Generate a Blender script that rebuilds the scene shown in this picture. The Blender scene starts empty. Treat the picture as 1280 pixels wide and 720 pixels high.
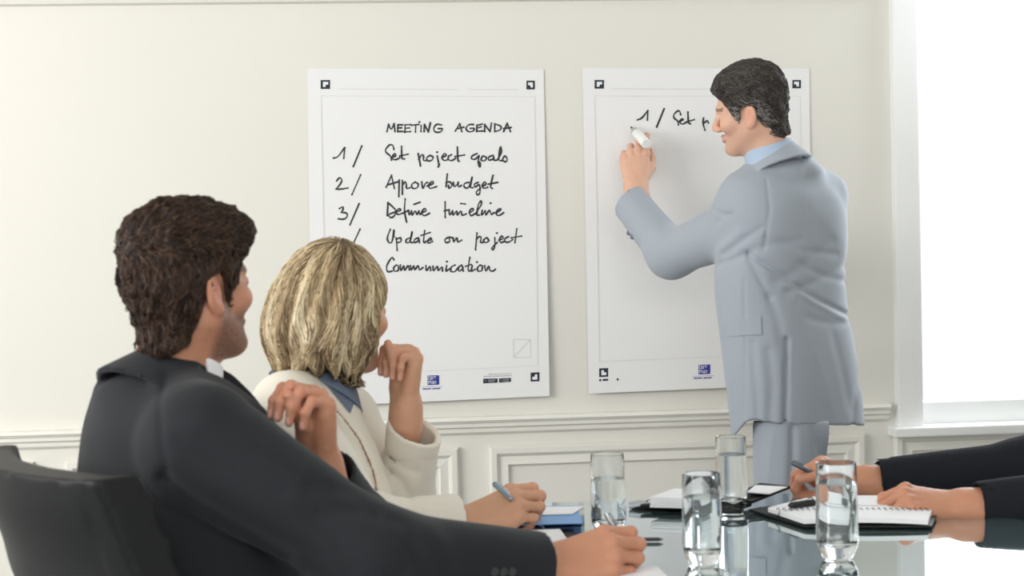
import bpy, math, random
import numpy as np
from mathutils import Vector, Matrix
random.seed(7)
RNG = np.random.default_rng(11)
scn = bpy.context.scene
COL = scn.collection
# ------------------------------------------------------------------ camera
FPX = 2000.0
YAW, PITCH, ROLL = math.radians(5.0), math.atan(60/2000.0), math.radians(1.3)
CAM = np.array([0.0, 0.0, 1.25])
_F = np.array([math.sin(YAW)*math.cos(PITCH), math.cos(YAW)*math.cos(PITCH), -math.sin(PITCH)])
_R0 = np.array([math.cos(YAW), -math.sin(YAW), 0.0])
_U0 = np.cross(_R0, _F)
F = _F
R = math.cos(ROLL)*_R0 - math.sin(ROLL)*_U0
U = math.sin(ROLL)*_R0 + math.cos(ROLL)*_U0
cd = bpy.data.cameras.new('camera'); cam = bpy.data.objects.new('camera', cd); COL.objects.link(cam)
cam.matrix_world = Matrix(((R[0], U[0], -F[0], CAM[0]), (R[1], U[1], -F[1], CAM[1]), (R[2], U[2], -F[2], CAM[2]), (0, 0, 0, 1)))
cd.sensor_width = 36.0; cd.lens = FPX/1280*36.0; cd.clip_start = 0.05
cd.dof.use_dof = True; cd.dof.focus_distance = 4.0; cd.dof.aperture_fstop = 6.3
scn.camera = cam
# ------------------------------------------------------------------ light and exposure
vs = scn.view_settings
scn.display_settings.display_device = 'sRGB'
vs.view_transform = 'Standard'; vs.look = 'None'; vs.gamma = 1.0; vs.use_curve_mapping = False
vs.exposure = 0.52
w = bpy.data.worlds.new('overcast_daylight'); scn.world = w; w.use_nodes = True
bg = w.node_tree.nodes['Background']; bg.inputs[0].default_value = (1.0, 0.995, 0.985, 1); bg.inputs[1].default_value = 0.78
def area(name, loc, target, sx, sy, power, col):
    l = bpy.data.lights.new(name, 'AREA'); l.shape = 'RECTANGLE'; l.size = sx; l.size_y = sy; l.energy = power; l.color = col
    o = bpy.data.objects.new(name, l); COL.objects.link(o); o.location = loc
    o.rotation_euler = (Vector(target)-Vector(loc)).to_track_quat('-Z', 'Y').to_euler()
    return o
area('daylight_left_windows', (-3.3, 1.5, 2.0), (0.3, 4.2, 1.1), 2.2, 1.6, 66, (1.0, 0.985, 0.96))
area('added_rear_fill', (0.1, -1.2, 2.7), (0.5, 4.0, 1.1), 2.6, 1.4, 38, (1.0, 0.99, 0.97))  # soft fill light added behind the camera, no window there
area('daylight_back_window', (1.75, 4.62, 1.65), (0.6, 3.4, 1.0), 1.0, 1.3, 22, (0.88, 0.94, 1.0))

# ------------------------------------------------------------------ picture-to-place helpers
def ray(px, py): return F + (px-640)/FPX*R - (py-360)/FPX*U
def P(px, py, d): return CAM + d*ray(px, py)
WALL_Y = 4.45; TABLE_Z = 0.74
def wallp(px, py, off=0.0):
    r = ray(px, py); return CAM + r*((WALL_Y-off-CAM[1])/r[1])
def tabp(px, py, z=TABLE_Z):
    r = ray(px, py); return CAM + r*((z-CAM[2])/r[2])
def V(a, b, c): return a*R + b*U + c*F       # camera-aligned direction: right, up, away
def unit(v): v = np.asarray(v, float); return v/np.linalg.norm(v)

# ------------------------------------------------------------------ object helpers
def tag(o, label=None, cat=None, group=None, kind=None):
    if label: o['label'] = label
    if cat: o['category'] = cat
    if group: o['group'] = group
    if kind: o['kind'] = kind
    return o
def empty(name, loc, label, cat, group=None):
    o = bpy.data.objects.new(name, None); COL.objects.link(o); o.location = Vector(loc); o.empty_display_size = 0.05
    return tag(o, label, cat, group)
def link_mesh(name, me, mat, parent=None, smooth=True):
    o = bpy.data.objects.new(name, me); COL.objects.link(o)
    for m in (mat if isinstance(mat, (list, tuple)) else [mat]): me.materials.append(m)
    if smooth: me.polygons.foreach_set('use_smooth', [True]*len(me.polygons))
    if parent is not None:
        o.parent = parent
        o.matrix_parent_inverse = Matrix.Translation(-Vector(parent.location)) if parent.parent is None else Matrix()
    return o
def mesh_np(name, verts, quads, mat, parent=None, cols=None, smooth=True, tris=None):
    verts = np.asarray(verts, np.float32)
    me = bpy.data.meshes.new(name)
    nq = 0 if quads is None else len(quads); nt = 0 if tris is None else len(tris)
    me.vertices.add(len(verts)); me.vertices.foreach_set('co', verts.ravel())
    me.loops.add(nq*4+nt*3)
    idx = np.concatenate([np.asarray(quads, np.int32).ravel() if nq else np.zeros(0, np.int32), np.asarray(tris, np.int32).ravel() if nt else np.zeros(0, np.int32)])
    me.loops.foreach_set('vertex_index', idx)
    me.polygons.add(nq+nt)
    starts = np.concatenate([np.arange(nq)*4, nq*4+np.arange(nt)*3]).astype(np.int32)
    me.polygons.foreach_set('loop_start', starts)
    me.update(calc_edges=True); me.validate()
    if cols is not None:
        at = me.color_attributes.new('tint', 'FLOAT_COLOR', 'POINT')
        c = np.ones((len(verts), 4), np.float32); c[:, :3] = cols
        at.data.foreach_set('color', c.ravel())
    return link_mesh(name, me, mat, parent, smooth)
class MB:
    """collects simple solids and links them as one mesh"""
    def __init__(s): s.v = []; s.f = []
    def add(s, vs_, fs_):
        n = len(s.v); s.v += [tuple(map(float, p)) for p in vs_]; s.f += [tuple(i+n for i in f) for f in fs_]; return s
    def box(s, c, size, ax=None):
        c = np.asarray(c, float); h = np.asarray(size, float)/2
        A = np.eye(3) if ax is None else np.asarray(ax, float)
        vs_ = [c + A[0]*sx*h[0] + A[1]*sy*h[1] + A[2]*sz*h[2] for sx in (-1, 1) for sy in (-1, 1) for sz in (-1, 1)]
        return s.add(vs_, [(0, 1, 3, 2), (4, 6, 7, 5), (0, 4, 5, 1), (2, 3, 7, 6), (0, 2, 6, 4), (1, 5, 7, 3)])
    def b2(s, lo, hi): lo = np.asarray(lo, float); hi = np.asarray(hi, float); return s.box((lo+hi)/2, hi-lo)
    def tube(s, pts, rad, n=10, cap=True, up=None):
        pts = [np.asarray(p, float) for p in pts]; rad = rad if isinstance(rad, (list, tuple, np.ndarray)) else [rad]*len(pts)
        vs_, fs_ = [], []
        ref = np.array([0.13, 0.27, 0.95]) if up is None else np.asarray(up, float)
        for i, p in enumerate(pts):
            t = unit(pts[min(i+1, len(pts)-1)]-pts[max(i-1, 0)])
            a = np.cross(t, ref); a = unit(a) if np.linalg.norm(a) > 1e-4 else unit(np.cross(t, [1, 0, 0])); b = np.cross(a, t)
            for k in range(n):
                th = 2*math.pi*k/n; vs_.append(p + rad[i]*(math.cos(th)*a+math.sin(th)*b))
        for i in range(len(pts)-1):
            for k in range(n):
                k2 = (k+1) % n; fs_.append((i*n+k, i*n+k2, (i+1)*n+k2, (i+1)*n+k))
        if cap:
            fs_.append(tuple(range(n-1, -1, -1))); fs_.append(tuple((len(pts)-1)*n+k for k in range(n)))
        return s.add(vs_, fs_)
    def lathe(s, prof, c=(0, 0, 0), n=40, closed=False):
        vs_, fs_ = [], []; m = len(prof)
        for r_, z in prof:
            for k in range(n):
                th = 2*math.pi*k/n; vs_.append((c[0]+r_*math.cos(th), c[1]+r_*math.sin(th), c[2]+z))
        for i in range(m if closed else m-1):
            j = (i+1) % m
            for k in range(n):
                k2 = (k+1) % n; fs_.append((i*n+k, i*n+k2, j*n+k2, j*n+k))
        return s.add(vs_, fs_)
    def extrude_poly(s, pts, dvec):
        a = [np.asarray(p, float) for p in pts]; n = len(a); dvec = np.asarray(dvec, float)
        return s.add(a+[p+dvec for p in a], [tuple(range(n)), tuple(range(2*n-1, n-1, -1))]+[(i, i+n, (i+1) % n+n, (i+1) % n) for i in range(n)])
    def build(s, name, mat, parent=None, smooth=False, bevel=0.0, seg=2):
        me = bpy.data.meshes.new(name); me.from_pydata(s.v, [], s.f); me.validate(); me.update()
        import bmesh
        bm = bmesh.new(); bm.from_mesh(me); bmesh.ops.remove_doubles(bm, verts=bm.verts, dist=1e-6)
        bmesh.ops.recalc_face_normals(bm, faces=bm.faces)
        if bevel > 0:
            es = [e for e in bm.edges if len(e.link_faces) == 2 and e.calc_face_angle(0) > 0.5]
            bmesh.ops.bevel(bm, geom=es, offset=bevel, segments=seg, profile=0.6, affect='EDGES', clamp_overlap=True)
        bm.to_mesh(me); bm.free()
        o = link_mesh(name, me, mat, parent, smooth)
        if smooth: me.set_sharp_from_angle(angle=0.6)
        return o

# ------------------------------------------------------------------ materials
def lin(c):
    return tuple(((x/255.0)/12.92 if x/255.0 <= 0.04045 else ((x/255.0+0.055)/1.055)**2.4) for x in c)
def mat(name, rgb, rough=0.5, metal=0.0, spec=0.5, noise=0.0, nscale=30.0, bump=0.0, bscale=200.0, attr=False, sss=0.0, sheen=0.0, stretch=None, coat=0.0):
    m = bpy.data.materials.new(name); m.use_nodes = True; nt = m.node_tree; b = nt.nodes['Principled BSDF']
    b.inputs['Roughness'].default_value = rough; b.inputs['Metallic'].default_value = metal; b.inputs['Specular IOR Level'].default_value = spec
    b.inputs['Coat Weight'].default_value = coat
    c = lin(rgb)
    tc = nt.nodes.new('ShaderNodeTexCoord'); src = tc.outputs['Object']
    if stretch:
        mp = nt.nodes.new('ShaderNodeMapping'); mp.inputs['Scale'].default_value = stretch; nt.links.new(src, mp.inputs['Vector']); src = mp.outputs['Vector']
    colsock = None
    if attr:
        a = nt.nodes.new('ShaderNodeAttribute'); a.attribute_name = 'tint'; colsock = a.outputs['Color']
    if noise > 0:
        n = nt.nodes.new('ShaderNodeTexNoise'); n.inputs['Scale'].default_value = nscale; n.inputs['Detail'].default_value = 4; nt.links.new(src, n.inputs['Vector'])
        rp = nt.nodes.new('ShaderNodeMapRange'); rp.inputs['To Min'].default_value = 1-noise; rp.inputs['To Max'].default_value = 1+noise
        nt.links.new(n.outputs['Fac'], rp.inputs['Value'])
        mx = nt.nodes.new('ShaderNodeMix'); mx.data_type = 'RGBA'; mx.blend_type = 'MULTIPLY'; mx.inputs['Factor'].default_value = 1
        if colsock is not None: nt.links.new(colsock, mx.inputs['A'])
        else: mx.inputs['A'].default_value = (*c, 1)
        nt.links.new(rp.outputs['Result'], mx.inputs['B']); colsock = mx.outputs['Result']
    if colsock is not None: nt.links.new(colsock, b.inputs['Base Color'])
    else: b.inputs['Base Color'].default_value = (*c, 1)
    if bump > 0:
        n2 = nt.nodes.new('ShaderNodeTexNoise'); n2.inputs['Scale'].default_value = bscale; n2.inputs['Detail'].default_value = 3; nt.links.new(src, n2.inputs['Vector'])
        bp = nt.nodes.new('ShaderNodeBump'); bp.inputs['Strength'].default_value = bump; bp.inputs['Distance'].default_value = 0.002
        nt.links.new(n2.outputs['Fac'], bp.inputs['Height']); nt.links.new(bp.outputs['Normal'], b.inputs['Normal'])
    if sss > 0:
        b.inputs['Subsurface Weight'].default_value = sss; b.inputs['Subsurface Radius'].default_value = (1.0, 0.35, 0.2); b.inputs['Subsurface Scale'].default_value = 0.008
    if sheen > 0:
        b.inputs['Sheen Weight'].default_value = sheen; b.inputs['Sheen Roughness'].default_value = 0.5
    return m
M = {}
M['wall'] = mat('cream_wall_paint', (228, 226, 218), 0.75, noise=0.015, nscale=3, spec=0.3)
M['trim'] = mat('cream_satin_trim', (231, 229, 221), 0.45, spec=0.4)
M['white'] = mat('white_gloss_paint', (242, 243, 242), 0.35)
M['ceil'] = mat('white_ceiling_paint', (240, 240, 236), 0.9)
M['floor'] = mat('grey_carpet', (150, 152, 152), 0.95, noise=0.12, nscale=90, bump=0.4, bscale=300)
M['sheet'] = mat('white_flipchart_paper', (236, 236, 236), 0.7, spec=0.25)
M['printgrey'] = mat('pale_grey_print', (222, 222, 221), 0.8)
M['printgrey2'] = mat('light_grey_print', (205, 206, 210), 0.8)
M['printmid'] = mat('grey_print', (168, 170, 174), 0.8)
M['navy'] = mat('navy_print', (28, 42, 58), 0.7)
M['blueprint'] = mat('blue_print', (52, 58, 150), 0.7)
M['paleblueprint'] = mat('pale_blue_print', (150, 154, 205), 0.7)
M['ink'] = mat('black_marker_ink', (46, 52, 56), 0.6, noise=0.2, nscale=60)
M['paper'] = mat('white_paper', (240, 241, 244), 0.7, spec=0.25)
M['black'] = mat('black_leatherette', (17, 18, 20), 0.5, spec=0.3, bump=0.15, bscale=400)
M['blackplastic'] = mat('black_plastic', (20, 21, 23), 0.3)
M['blackfab'] = mat('black_mesh_fabric', (25, 27, 30), 0.9, bump=0.3, bscale=500)
M['metal'] = mat('brushed_steel', (190, 194, 198), 0.25, metal=1.0)
M['bluegrey'] = mat('blue_grey_metal', (140, 158, 172), 0.3, metal=0.5)
M['darkmetal'] = mat('gunmetal', (98, 106, 114), 0.3, metal=0.8)
M['bluefolder'] = mat('blue_folder_card', (118, 166, 222), 0.5)
M['greyfolder'] = mat('slate_folder_card', (96, 108, 120), 0.5)
M['skin'] = mat('skin', (215, 165, 140), 0.5, attr=True, noise=0.05, nscale=60, bump=0.08, bscale=350, sss=0.12, spec=0.35)
M['hair'] = mat('hair_fibre', (60, 45, 35), 0.5, attr=True, spec=0.3)
M['charcoal'] = mat('charcoal_suit_wool', (37, 39, 43), 0.85, noise=0.08, nscale=400, bump=0.12, bscale=700, sheen=0.08, spec=0.2)
M['navycloth'] = mat('near_black_suit_wool', (30, 32, 38), 0.9, noise=0.08, nscale=400, bump=0.1, bscale=700, spec=0.2)
M['greysuit'] = mat('pale_grey_suit_wool', (160, 168, 178), 0.75, noise=0.04, nscale=300, bump=0.08, bscale=700, sheen=0.2, spec=0.25)
M['cream'] = mat('cream_linen_jacket', (232, 226, 214), 0.85, noise=0.04, nscale=250, bump=0.15, bscale=500, spec=0.2)
M['whiteshirt'] = mat('white_shirt_cotton', (240, 240, 244), 0.8, spec=0.2)
M['blueshirt'] = mat('pale_blue_shirt_cotton', (172, 190, 212), 0.8, spec=0.2)
M['denim'] = mat('blue_grey_shirt_cotton', (112, 124, 142), 0.85, noise=0.1, nscale=200, spec=0.2)
M['edgeshade'] = mat('brown_edge_shade', (150, 120, 96), 0.8)  # shade colour for the blazer's front edge
M['shoe'] = mat('dark_shoe_leather', (40, 34, 32), 0.35)
def glassmat(name, col, ior, rough=0.0):
    m = bpy.data.materials.new(name); m.use_nodes = True; b = m.node_tree.nodes['Principled BSDF']
    b.inputs['Base Color'].default_value = (*col, 1); b.inputs['Transmission Weight'].default_value = 1.0
    b.inputs['Roughness'].default_value = rough; b.inputs['IOR'].default_value = ior
    return m
M['glass'] = glassmat('clear_glass', (0.97, 0.99, 0.99), 1.48)
M['water'] = glassmat('clear_water', (0.97, 0.99, 1.0), 1.33)
def pane_mat():
    m = bpy.data.materials.new('window_glass'); m.use_nodes = True; nt = m.node_tree; nt.nodes.remove(nt.nodes['Principled BSDF'])
    t = nt.nodes.new('ShaderNodeBsdfTransparent'); g = nt.nodes.new('ShaderNodeBsdfGlossy'); g.inputs['Roughness'].default_value = 0.02
    x = nt.nodes.new('ShaderNodeMixShader'); x.inputs[0].default_value = 0.06
    nt.links.new(t.outputs[0], x.inputs[1]); nt.links.new(g.outputs[0], x.inputs[2]); nt.links.new(x.outputs[0], nt.nodes['Material Output'].inputs[0])
    return m
M['pane'] = pane_mat()
def table_mat():
    m = bpy.data.materials.new('mirror_backed_glass'); m.use_nodes = True; nt = m.node_tree; nt.nodes.remove(nt.nodes['Principled BSDF'])
    d = nt.nodes.new('ShaderNodeBsdfDiffuse'); d.inputs[0].default_value = (*lin((112, 134, 138)), 1)
    g = nt.nodes.new('ShaderNodeBsdfGlossy'); g.inputs[0].default_value = (0.91, 0.96, 0.97, 1); g.inputs['Roughness'].default_value = 0.03
    x = nt.nodes.new('ShaderNodeMixShader')
    fr = nt.nodes.new('ShaderNodeFresnel'); fr.inputs['IOR'].default_value = 2.6
    mr = nt.nodes.new('ShaderNodeMapRange'); mr.inputs['From Max'].default_value = 0.45; mr.inputs['To Min'].default_value = 0.25; mr.inputs['To Max'].default_value = 0.86
    nt.links.new(fr.outputs[0], mr.inputs['Value']); nt.links.new(mr.outputs[0], x.inputs[0])
    nt.links.new(d.outputs[0], x.inputs[1]); nt.links.new(g.outputs[0], x.inputs[2]); nt.links.new(x.outputs[0], nt.nodes['Material Output'].inputs[0])
    return m
M['tabletop'] = table_mat()
M['glassedge'] = mat('green_glass_edge', (150, 184, 172), 0.1, spec=0.8)
# ================================================================== the setting
XL, XR, YB, ZC = -3.6, 3.4, -2.2, 2.75
wl, wr = wallp(1119, 300)[0], wallp(1119, 300)[0]+1.05      # window opening
wz0, wz1 = wallp(1119, 533)[2], 2.45
m = MB()
T = 0.14
for lo, hi in (((XL, 0), (wl, ZC)), ((wr, 0), (XR, ZC)), ((wl, 0), (wr, wz0)), ((wl, wz1), (wr, ZC))):
    m.b2((lo[0], WALL_Y, lo[1]), (hi[0], WALL_Y+T, hi[1]))
tag(m.build('wall_back', M['wall']), kind='structure')
tag(MB().b2((XL, YB, -0.05), (XR, WALL_Y+T, 0)).build('floor', M['floor']), kind='structure')
tag(MB().b2((XL, YB, ZC), (XR, WALL_Y+T, ZC+0.08)).build('ceiling', M['ceil']), kind='structure')
tag(MB().b2((XR, YB, 0), (XR+0.1, WALL_Y+T, ZC)).build('wall_right', M['wall']), kind='structure')
def rail(name, prof, x0=XL, x1=XR):
    pts = [(x0, WALL_Y-a, z) for a, z in prof]
    return tag(MB().extrude_poly(pts, (x1-x0, 0, 0)).build(name, M['trim']), kind='structure')
zt, zb = wallp(680, 517.3)[2], wallp(680, 540)[2]; hgt = zt-zb
rail('trim_1', [(0, zt), (0.030, zt), (0.034, zt-0.18*hgt), (0.024, zt-0.38*hgt), (0.024, zt-0.55*hgt), (0.014, zt-0.66*hgt), (0.014, zt-0.86*hgt), (0.004, zt-hgt), (0, zt-hgt)], XL, wl-0.03)
zc = wallp(400, 4.5)[2]
rail('trim_2', [(0, zc), (0.016, zc+0.004), (0.028, zc+0.03), (0.028, zc+0.05), (0.012, zc+0.07), (0, zc+0.075)], XL, wl-0.07)
rail('baseboard_back', [(0, 0), (0.02, 0), (0.02, 0.1), (0.012, 0.125), (0, 0.13)])
pz1 = wallp(611, 557.5)[2]; pz0 = 0.20
pw = wallp(1080, 550)[0]-wallp(611, 557)[0]; gap = wallp(611, 557)[0]-wallp(573, 558)[0]
px0 = wallp(611, 557)[0]
def panel_frame(name, x0, x1, z0, z1):
    prof = [(0.0, 0.0), (0.0, 0.012), (0.006, 0.020), (0.020, 0.020), (0.030, 0.008), (0.052, 0.012), (0.058, 0.003), (0.058, 0.0)]
    cs = [(x0, z0, 1, 1), (x1, z0, -1, 1), (x1, z1, -1, -1), (x0, z1, 1, -1)]
    vs_, fs_ = [], []
    for (cx, cz, sx, sz) in cs:
        for w_, h_ in prof: vs_.append((cx+sx*w_, WALL_Y-h_, cz+sz*w_))
    n = len(prof)
    for c in range(4):
        for k in range(n-1):
            a, b = c*n+k, ((c+1) % 4)*n+k
            fs_.append((a, a+1, b+1, b))
    return tag(MB().add(vs_, fs_).build(name, M['trim']), kind='structure')
for i, k in enumerate((-2, -1, 0, 1)):
    x0 = px0+k*(pw+gap)
    if x0+pw < XL: continue
    panel_frame('trim_%d' % (3+i), max(x0, XL+0.05), min(x0+pw, XR-0.05), pz0, pz1)
# window in the back wall, beside the standing man
wf = MB()
ow = 0.065
wf.b2((wl-0.008, WALL_Y-0.03, wz0), (wl+ow, WALL_Y+0.10, wz1-ow-.0005)); wf.b2((wr-ow, WALL_Y-0.03, wz0), (wr+ow*0.3, WALL_Y+0.10, wz1-ow-.0005))
wf.b2((wl-0.02, WALL_Y-0.03, wz1-ow), (wr+0.02, WALL_Y+0.10, wz1+0.02)); wf.b2((wl+ow+.0005, WALL_Y+0.02, wz0), (wr-ow-.0005, WALL_Y+0.10, wz0+ow))
win = tag(wf.build('window_1', M['white'], bevel=0.004), kind='structure')
MB().b2((wl-0.03, WALL_Y-0.06, wz0-0.025), (wr+0.03, WALL_Y+0.09, wz0+0.002)).build('window_sill', M['white'], win, bevel=0.005)
MB().b2(((wl+wr)/2-0.02, WALL_Y+0.03, wz0+ow), ((wl+wr)/2+0.02, WALL_Y+0.07, wz1-ow)).build('window_mullion', M['white'], win, bevel=0.003)
MB().b2((wl+ow, WALL_Y+0.045, wz0+ow), (wr-ow, WALL_Y+0.05, wz1-ow)).build('window_pane', M['pane'], win)

# ================================================================== flipchart sheets on the wall
def sheet_off(py, y0, y1): t = min(max((py-y0)/(y1-y0), 0), 1); return 0.004+0.016*t**1.5
def smooth_path(pts, sub=5):
    p = [np.array(q, float) for q in pts]
    if len(p) < 3: return p
    out = []
    for i in range(len(p)-1):
        a, b, c, d = p[max(i-1, 0)], p[i], p[i+1], p[min(i+2, len(p)-1)]
        for k in range(sub):
            t = k/sub
            out.append(0.5*((2*b)+(-a+c)*t+(2*a-5*b+4*c-d)*t*t+(-a+3*b-3*c+d)*t**3))
    out.append(p[-1]); return out
class Sheet:
    def __init__(s, name, TL, TR, BR, BL, label):
        s.y0, s.y1 = TL[1], BL[1]
        n, mrows = 10, 24
        c = [np.array(q, float) for q in (TL, TR, BR, BL)]
        grid = []
        for side in (0.0, 0.0012):
            for j in range(mrows+1):
                for i in range(n+1):
                    u, v = i/n, j/mrows
                    q = (c[0]*(1-u)+c[1]*u)*(1-v)+(c[3]*(1-u)+c[2]*u)*v
                    grid.append(wallp(q[0], q[1], sheet_off(q[1], s.y0, s.y1)-side))
        N = (n+1)*(mrows+1); fs_ = []
        for j in range(mrows):
            for i in range(n):
                a = j*(n+1)+i; fs_.append((a, a+n+1, a+n+2, a+1)); fs_.append((N+a, N+a+1, N+a+n+2, N+a+n+1))
        for j in range(mrows):
            a = j*(n+1); fs_.append((a, N+a, N+a+n+1, a+n+1)); a += n; fs_.append((a, a+n+1, N+a+n+1, N+a))
        for i in range(n):
            a = i; fs_.append((a, a+1, N+a+1, N+a)); a += mrows*(n+1); fs_.append((a, N+a, N+a+1, a+1))
        s.o = MB().add(grid, fs_).build(name, M['sheet'], smooth=False)
        tag(s.o, label, 'flipchart sheet')
    def q(s, x, y, lift=0.0006): return wallp(x, y, sheet_off(y, s.y0, s.y1)+lift)
    def poly(s, name, polys, mt, lift=0.0006):
        mb = MB()
        for pl in polys:
            n = len(pl); mb.add([s.q(x, y, lift) for x, y in pl], [tuple(range(n))])
        return mb.build(name, mt, s.o)
    def ink(s, name, strokes, wpx=2.3, mt=None, sub=5, lift=0.0008):
        mb = MB()
        for st in strokes:
            p = smooth_path(st, sub); n = len(p)
            if n == 1: p = [p[0]-np.array([.3, 0]), p[0]+np.array([.3, 0])]; n = 2
            L, Rr = [], []
            for i in range(n):
                t = p[min(i+1, n-1)]-p[max(i-1, 0)]; t = t/(np.linalg.norm(t)+1e-9); nr = np.array([-t[1], t[0]])
                hw = wpx/2*(0.82+0.3*math.sin(i*0.55+p[0][0])*0.6)
                L.append(p[i]+nr*hw); Rr.append(p[i]-nr*hw)
            vs_ = [s.q(*v, lift) for v in L]+[s.q(*v, lift) for v in Rr]
            mb.add(vs_, [(i, i+1, n+i+1, n+i) for i in range(n-1)])
            for e in (p[0], p[-1]):
                mb.add([s.q(e[0]+wpx/2*math.cos(a), e[1]+wpx/2*math.sin(a), lift+0.0001) for a in np.linspace(0, 2*math.pi, 9)[:-1]], [tuple(range(8))])
        o = mb.build(name, mt or M['ink'], s.o); return o
    def corner_mark(s, x0, y0, x1, y1, glyph, sk=0.0):
        def g(a, b): return (x0+(x1-x0)*a, y0+(y1-y0)*b-sk*a)
        s.poly('corner_mark', [[g(0, 0), g(1, 0), g(1, 1), g(0, 1)]], M['navy'])
        mk = s.poly('corner_mark_glyph', [[g(*v) for v in glyph]], M['sheet'], 0.0011); return mk
def L_glyph(kind):
    base = [(.24, .2), (.8, .2), (.8, .52), (.56, .52), (.5, .78), (.24, .78)]        # thick top + left arm
    if kind == 'tl': return base
    if kind == 'tr': return [(1-a, b) for a, b in base][::-1]
    if kind == 'bl': return [(a, 1-b) for a, b in base][::-1]
    return [(1-a, 1-b) for a, b in base]
def tr(pts, ox, oy, sc): return [[(ox+x/sc, oy+y/sc) for x, y in st] for st in pts]
S1 = Sheet('flipchart_sheet', (384, 85.5), (679.5, 87), (687, 495), (390, 508.5), 'large white flipchart sheet on the wall headed meeting agenda with a handwritten list')
S2 = Sheet('flipchart_sheet', (728, 85), (1011.5, 86), (1016, 480), (736, 492), 'large white flipchart sheet the standing man is writing on')
for k, a in (('tl', (400.8, 100, 412.6, 111.2)), ('tr', (658, 100.8, 668.6, 111.8)), ): S1.corner_mark(*a, L_glyph(k))
S1.corner_mark(663.3, 465.8, 674.3, 477, L_glyph('br'), 0.5)
for k, a in (('tl', (743.2, 100, 755, 110.8)), ('tr', (990.5, 100, 1001.2, 110.4))): S2.corner_mark(*a, L_glyph(k))
S2.corner_mark(749, 460.5, 760.2, 471.4, L_glyph('bl'), 0.5)
for pl in ([(749, 474), (751.6, 473.9), (751.6, 476.4), (749, 476.5)], [(753.3, 473.8), (760.2, 473.5), (760.2, 475.9), (753.3, 476.2)],
                         [(771, 473.2), (772.6, 472.6), (773.6, 474.2), (772.4, 476), (771, 475.6)]): S2.poly('printed_dot', [pl], M['navy'])
def hl(x0, y0, x1, y1, w_=1.1): return [(x0, y0), (x1, y1), (x1, y1+w_), (x0, y0+w_)]
def vl(x0, y0, x1, y1, w_=1.1): return [(x0, y0), (x0+w_, y0), (x1+w_, y1), (x1, y1)]
S1.poly('printed_line', [hl(423.5, 110.6, 573, 111.2), hl(585, 111.2, 648, 111.6)], M['printgrey'])
S1.poly('printed_border', [hl(401, 119.5, 669, 120.5, .8), hl(450, 468, 672, 456.5, .8), vl(401, 119.5, 407, 470, .8), vl(668, 120.5, 672, 456.5, .8)], M['printgrey'])
S2.poly('printed_line', [hl(765, 110.4, 885, 110.8)], M['printgrey'])
S2.poly('printed_border', [hl(743, 119.5, 1000, 120.2, .8), hl(749, 451.5, 1004, 441, .8), vl(743, 119.5, 749, 451.5, .8), vl(1000, 120.2, 1004, 441, .8)], M['printgrey'])
S1.poly('printed_box', [hl(641.5, 424.2, 663.2, 424.2, .7), hl(641.8, 446.4, 663.6, 446.4, .7), vl(641.3, 424, 642, 446.4, .7), vl(662.9, 424, 663.2, 446.4, .7),
                        [(642, 446), (642.8, 446.4), (663.4, 425), (662.8, 424.4)]], M['printgrey2'])
def blue_logo(S, x, y):
    lg = S.poly('blue_logo', [[(x, y), (x+14.6, y-.4), (x+14.6, y+11.4), (x, y+12)]], M['blueprint'])
    wl_ = [[(1.2, 1.2), (3.4, 1.2), (3.6, 5.4), (1.2, 5.4), (1.2, 1.2)], [(4.6, 1.4), (6.6, 5.2)], [(6.8, 1.4), (4.4, 5.2)],
           [(8, 1.2), (10.4, 1.4), (8.6, 4.2), (8, 1.2)],
           [(1.3, 10.6), (1.3, 7), (3.2, 7)], [(1.3, 8.6), (2.8, 8.6)], [(4.2, 7.4), (5.6, 7.4), (5.6, 10.4), (4.2, 10.4), (4.2, 7.4)],
           [(6.8, 10.5), (6.8, 7), (8.2, 7.6), (6.9, 8.8), (8.3, 10.5)], [(9.4, 7), (10.8, 8), (10.6, 9.8), (9.4, 10.4), (9.4, 7)]]
    S.ink('logo_lettering', [[(x+a, y+b-.2) for a, b in st] for st in wl_], 0.75, M['sheet'], 1, 0.0012)
    dash = [[(x-5.5, y+16.8), (x-3.6, y+16.6)], [(x-3, y+17), (x-1, y+16.5)], [(x-.4, y+16.8), (x+1.6, y+16.6)], [(x+2.4, y+16.6), (x+4, y+16.4)], [(x+6.6, y+16.6), (x+9, y+16.3)], [(x+9.6, y+16.2), (x+12, y+16.2)], [(x+12.6, y+16.2), (x+15.6, y+15.9)]]
    S.ink('logo_caption', dash, 1.5, M['blueprint'], 1)
    S.poly('logo_rule', [hl(x-7.5, y+14.3, x+19.5, y+13.2, .5)], M['paleblueprint'])
blue_logo(S1, 534.4, 469.4); blue_logo(S2, 873.2, 456)
bd = S1.poly('download_badge', [[(604, 473.4), (622, 473), (622, 478.3), (604, 479.2)], [(623.8, 473.1), (638.8, 472.4), (638.8, 477.2), (623.8, 478.3)]], M['navy'])
S1.ink('badge_lettering', [[(606.6, 475.6), (607.6, 476.6)], [(610.5, 475.2), (619, 474.8)], [(610.5, 477), (618, 476.6)], [(628.5, 474.6), (636, 474.2)], [(629, 476.4), (635.5, 476)], [(626, 475), (626.6, 476.2)]], 0.8, M['printmid'], 1, 0.0011)
S1.ink('printed_small_text', [[(611, 468), (614, 467.9)], [(614.8, 467.8), (619, 467.7)], [(619.8, 467.6), (625, 467.5)], [(626, 467.4), (631, 467.3)], [(632, 467.2), (639, 467)],
                              [(605, 470.6), (609, 470.5)], [(610, 470.4), (616, 470.2)], [(617, 470.2), (624, 470)], [(625, 470), (630, 469.9)], [(631, 469.8), (639, 469.6)]], 1.0, M['printmid'], 1)
A1, B1, C1, D1, E1, F1 = (470, 140, 6.737), (400, 140, 6.737), (400, 210, 7.2), (470, 205, 6.737), (470, 275, 6.737), (780, 120, 10.667)
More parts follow.
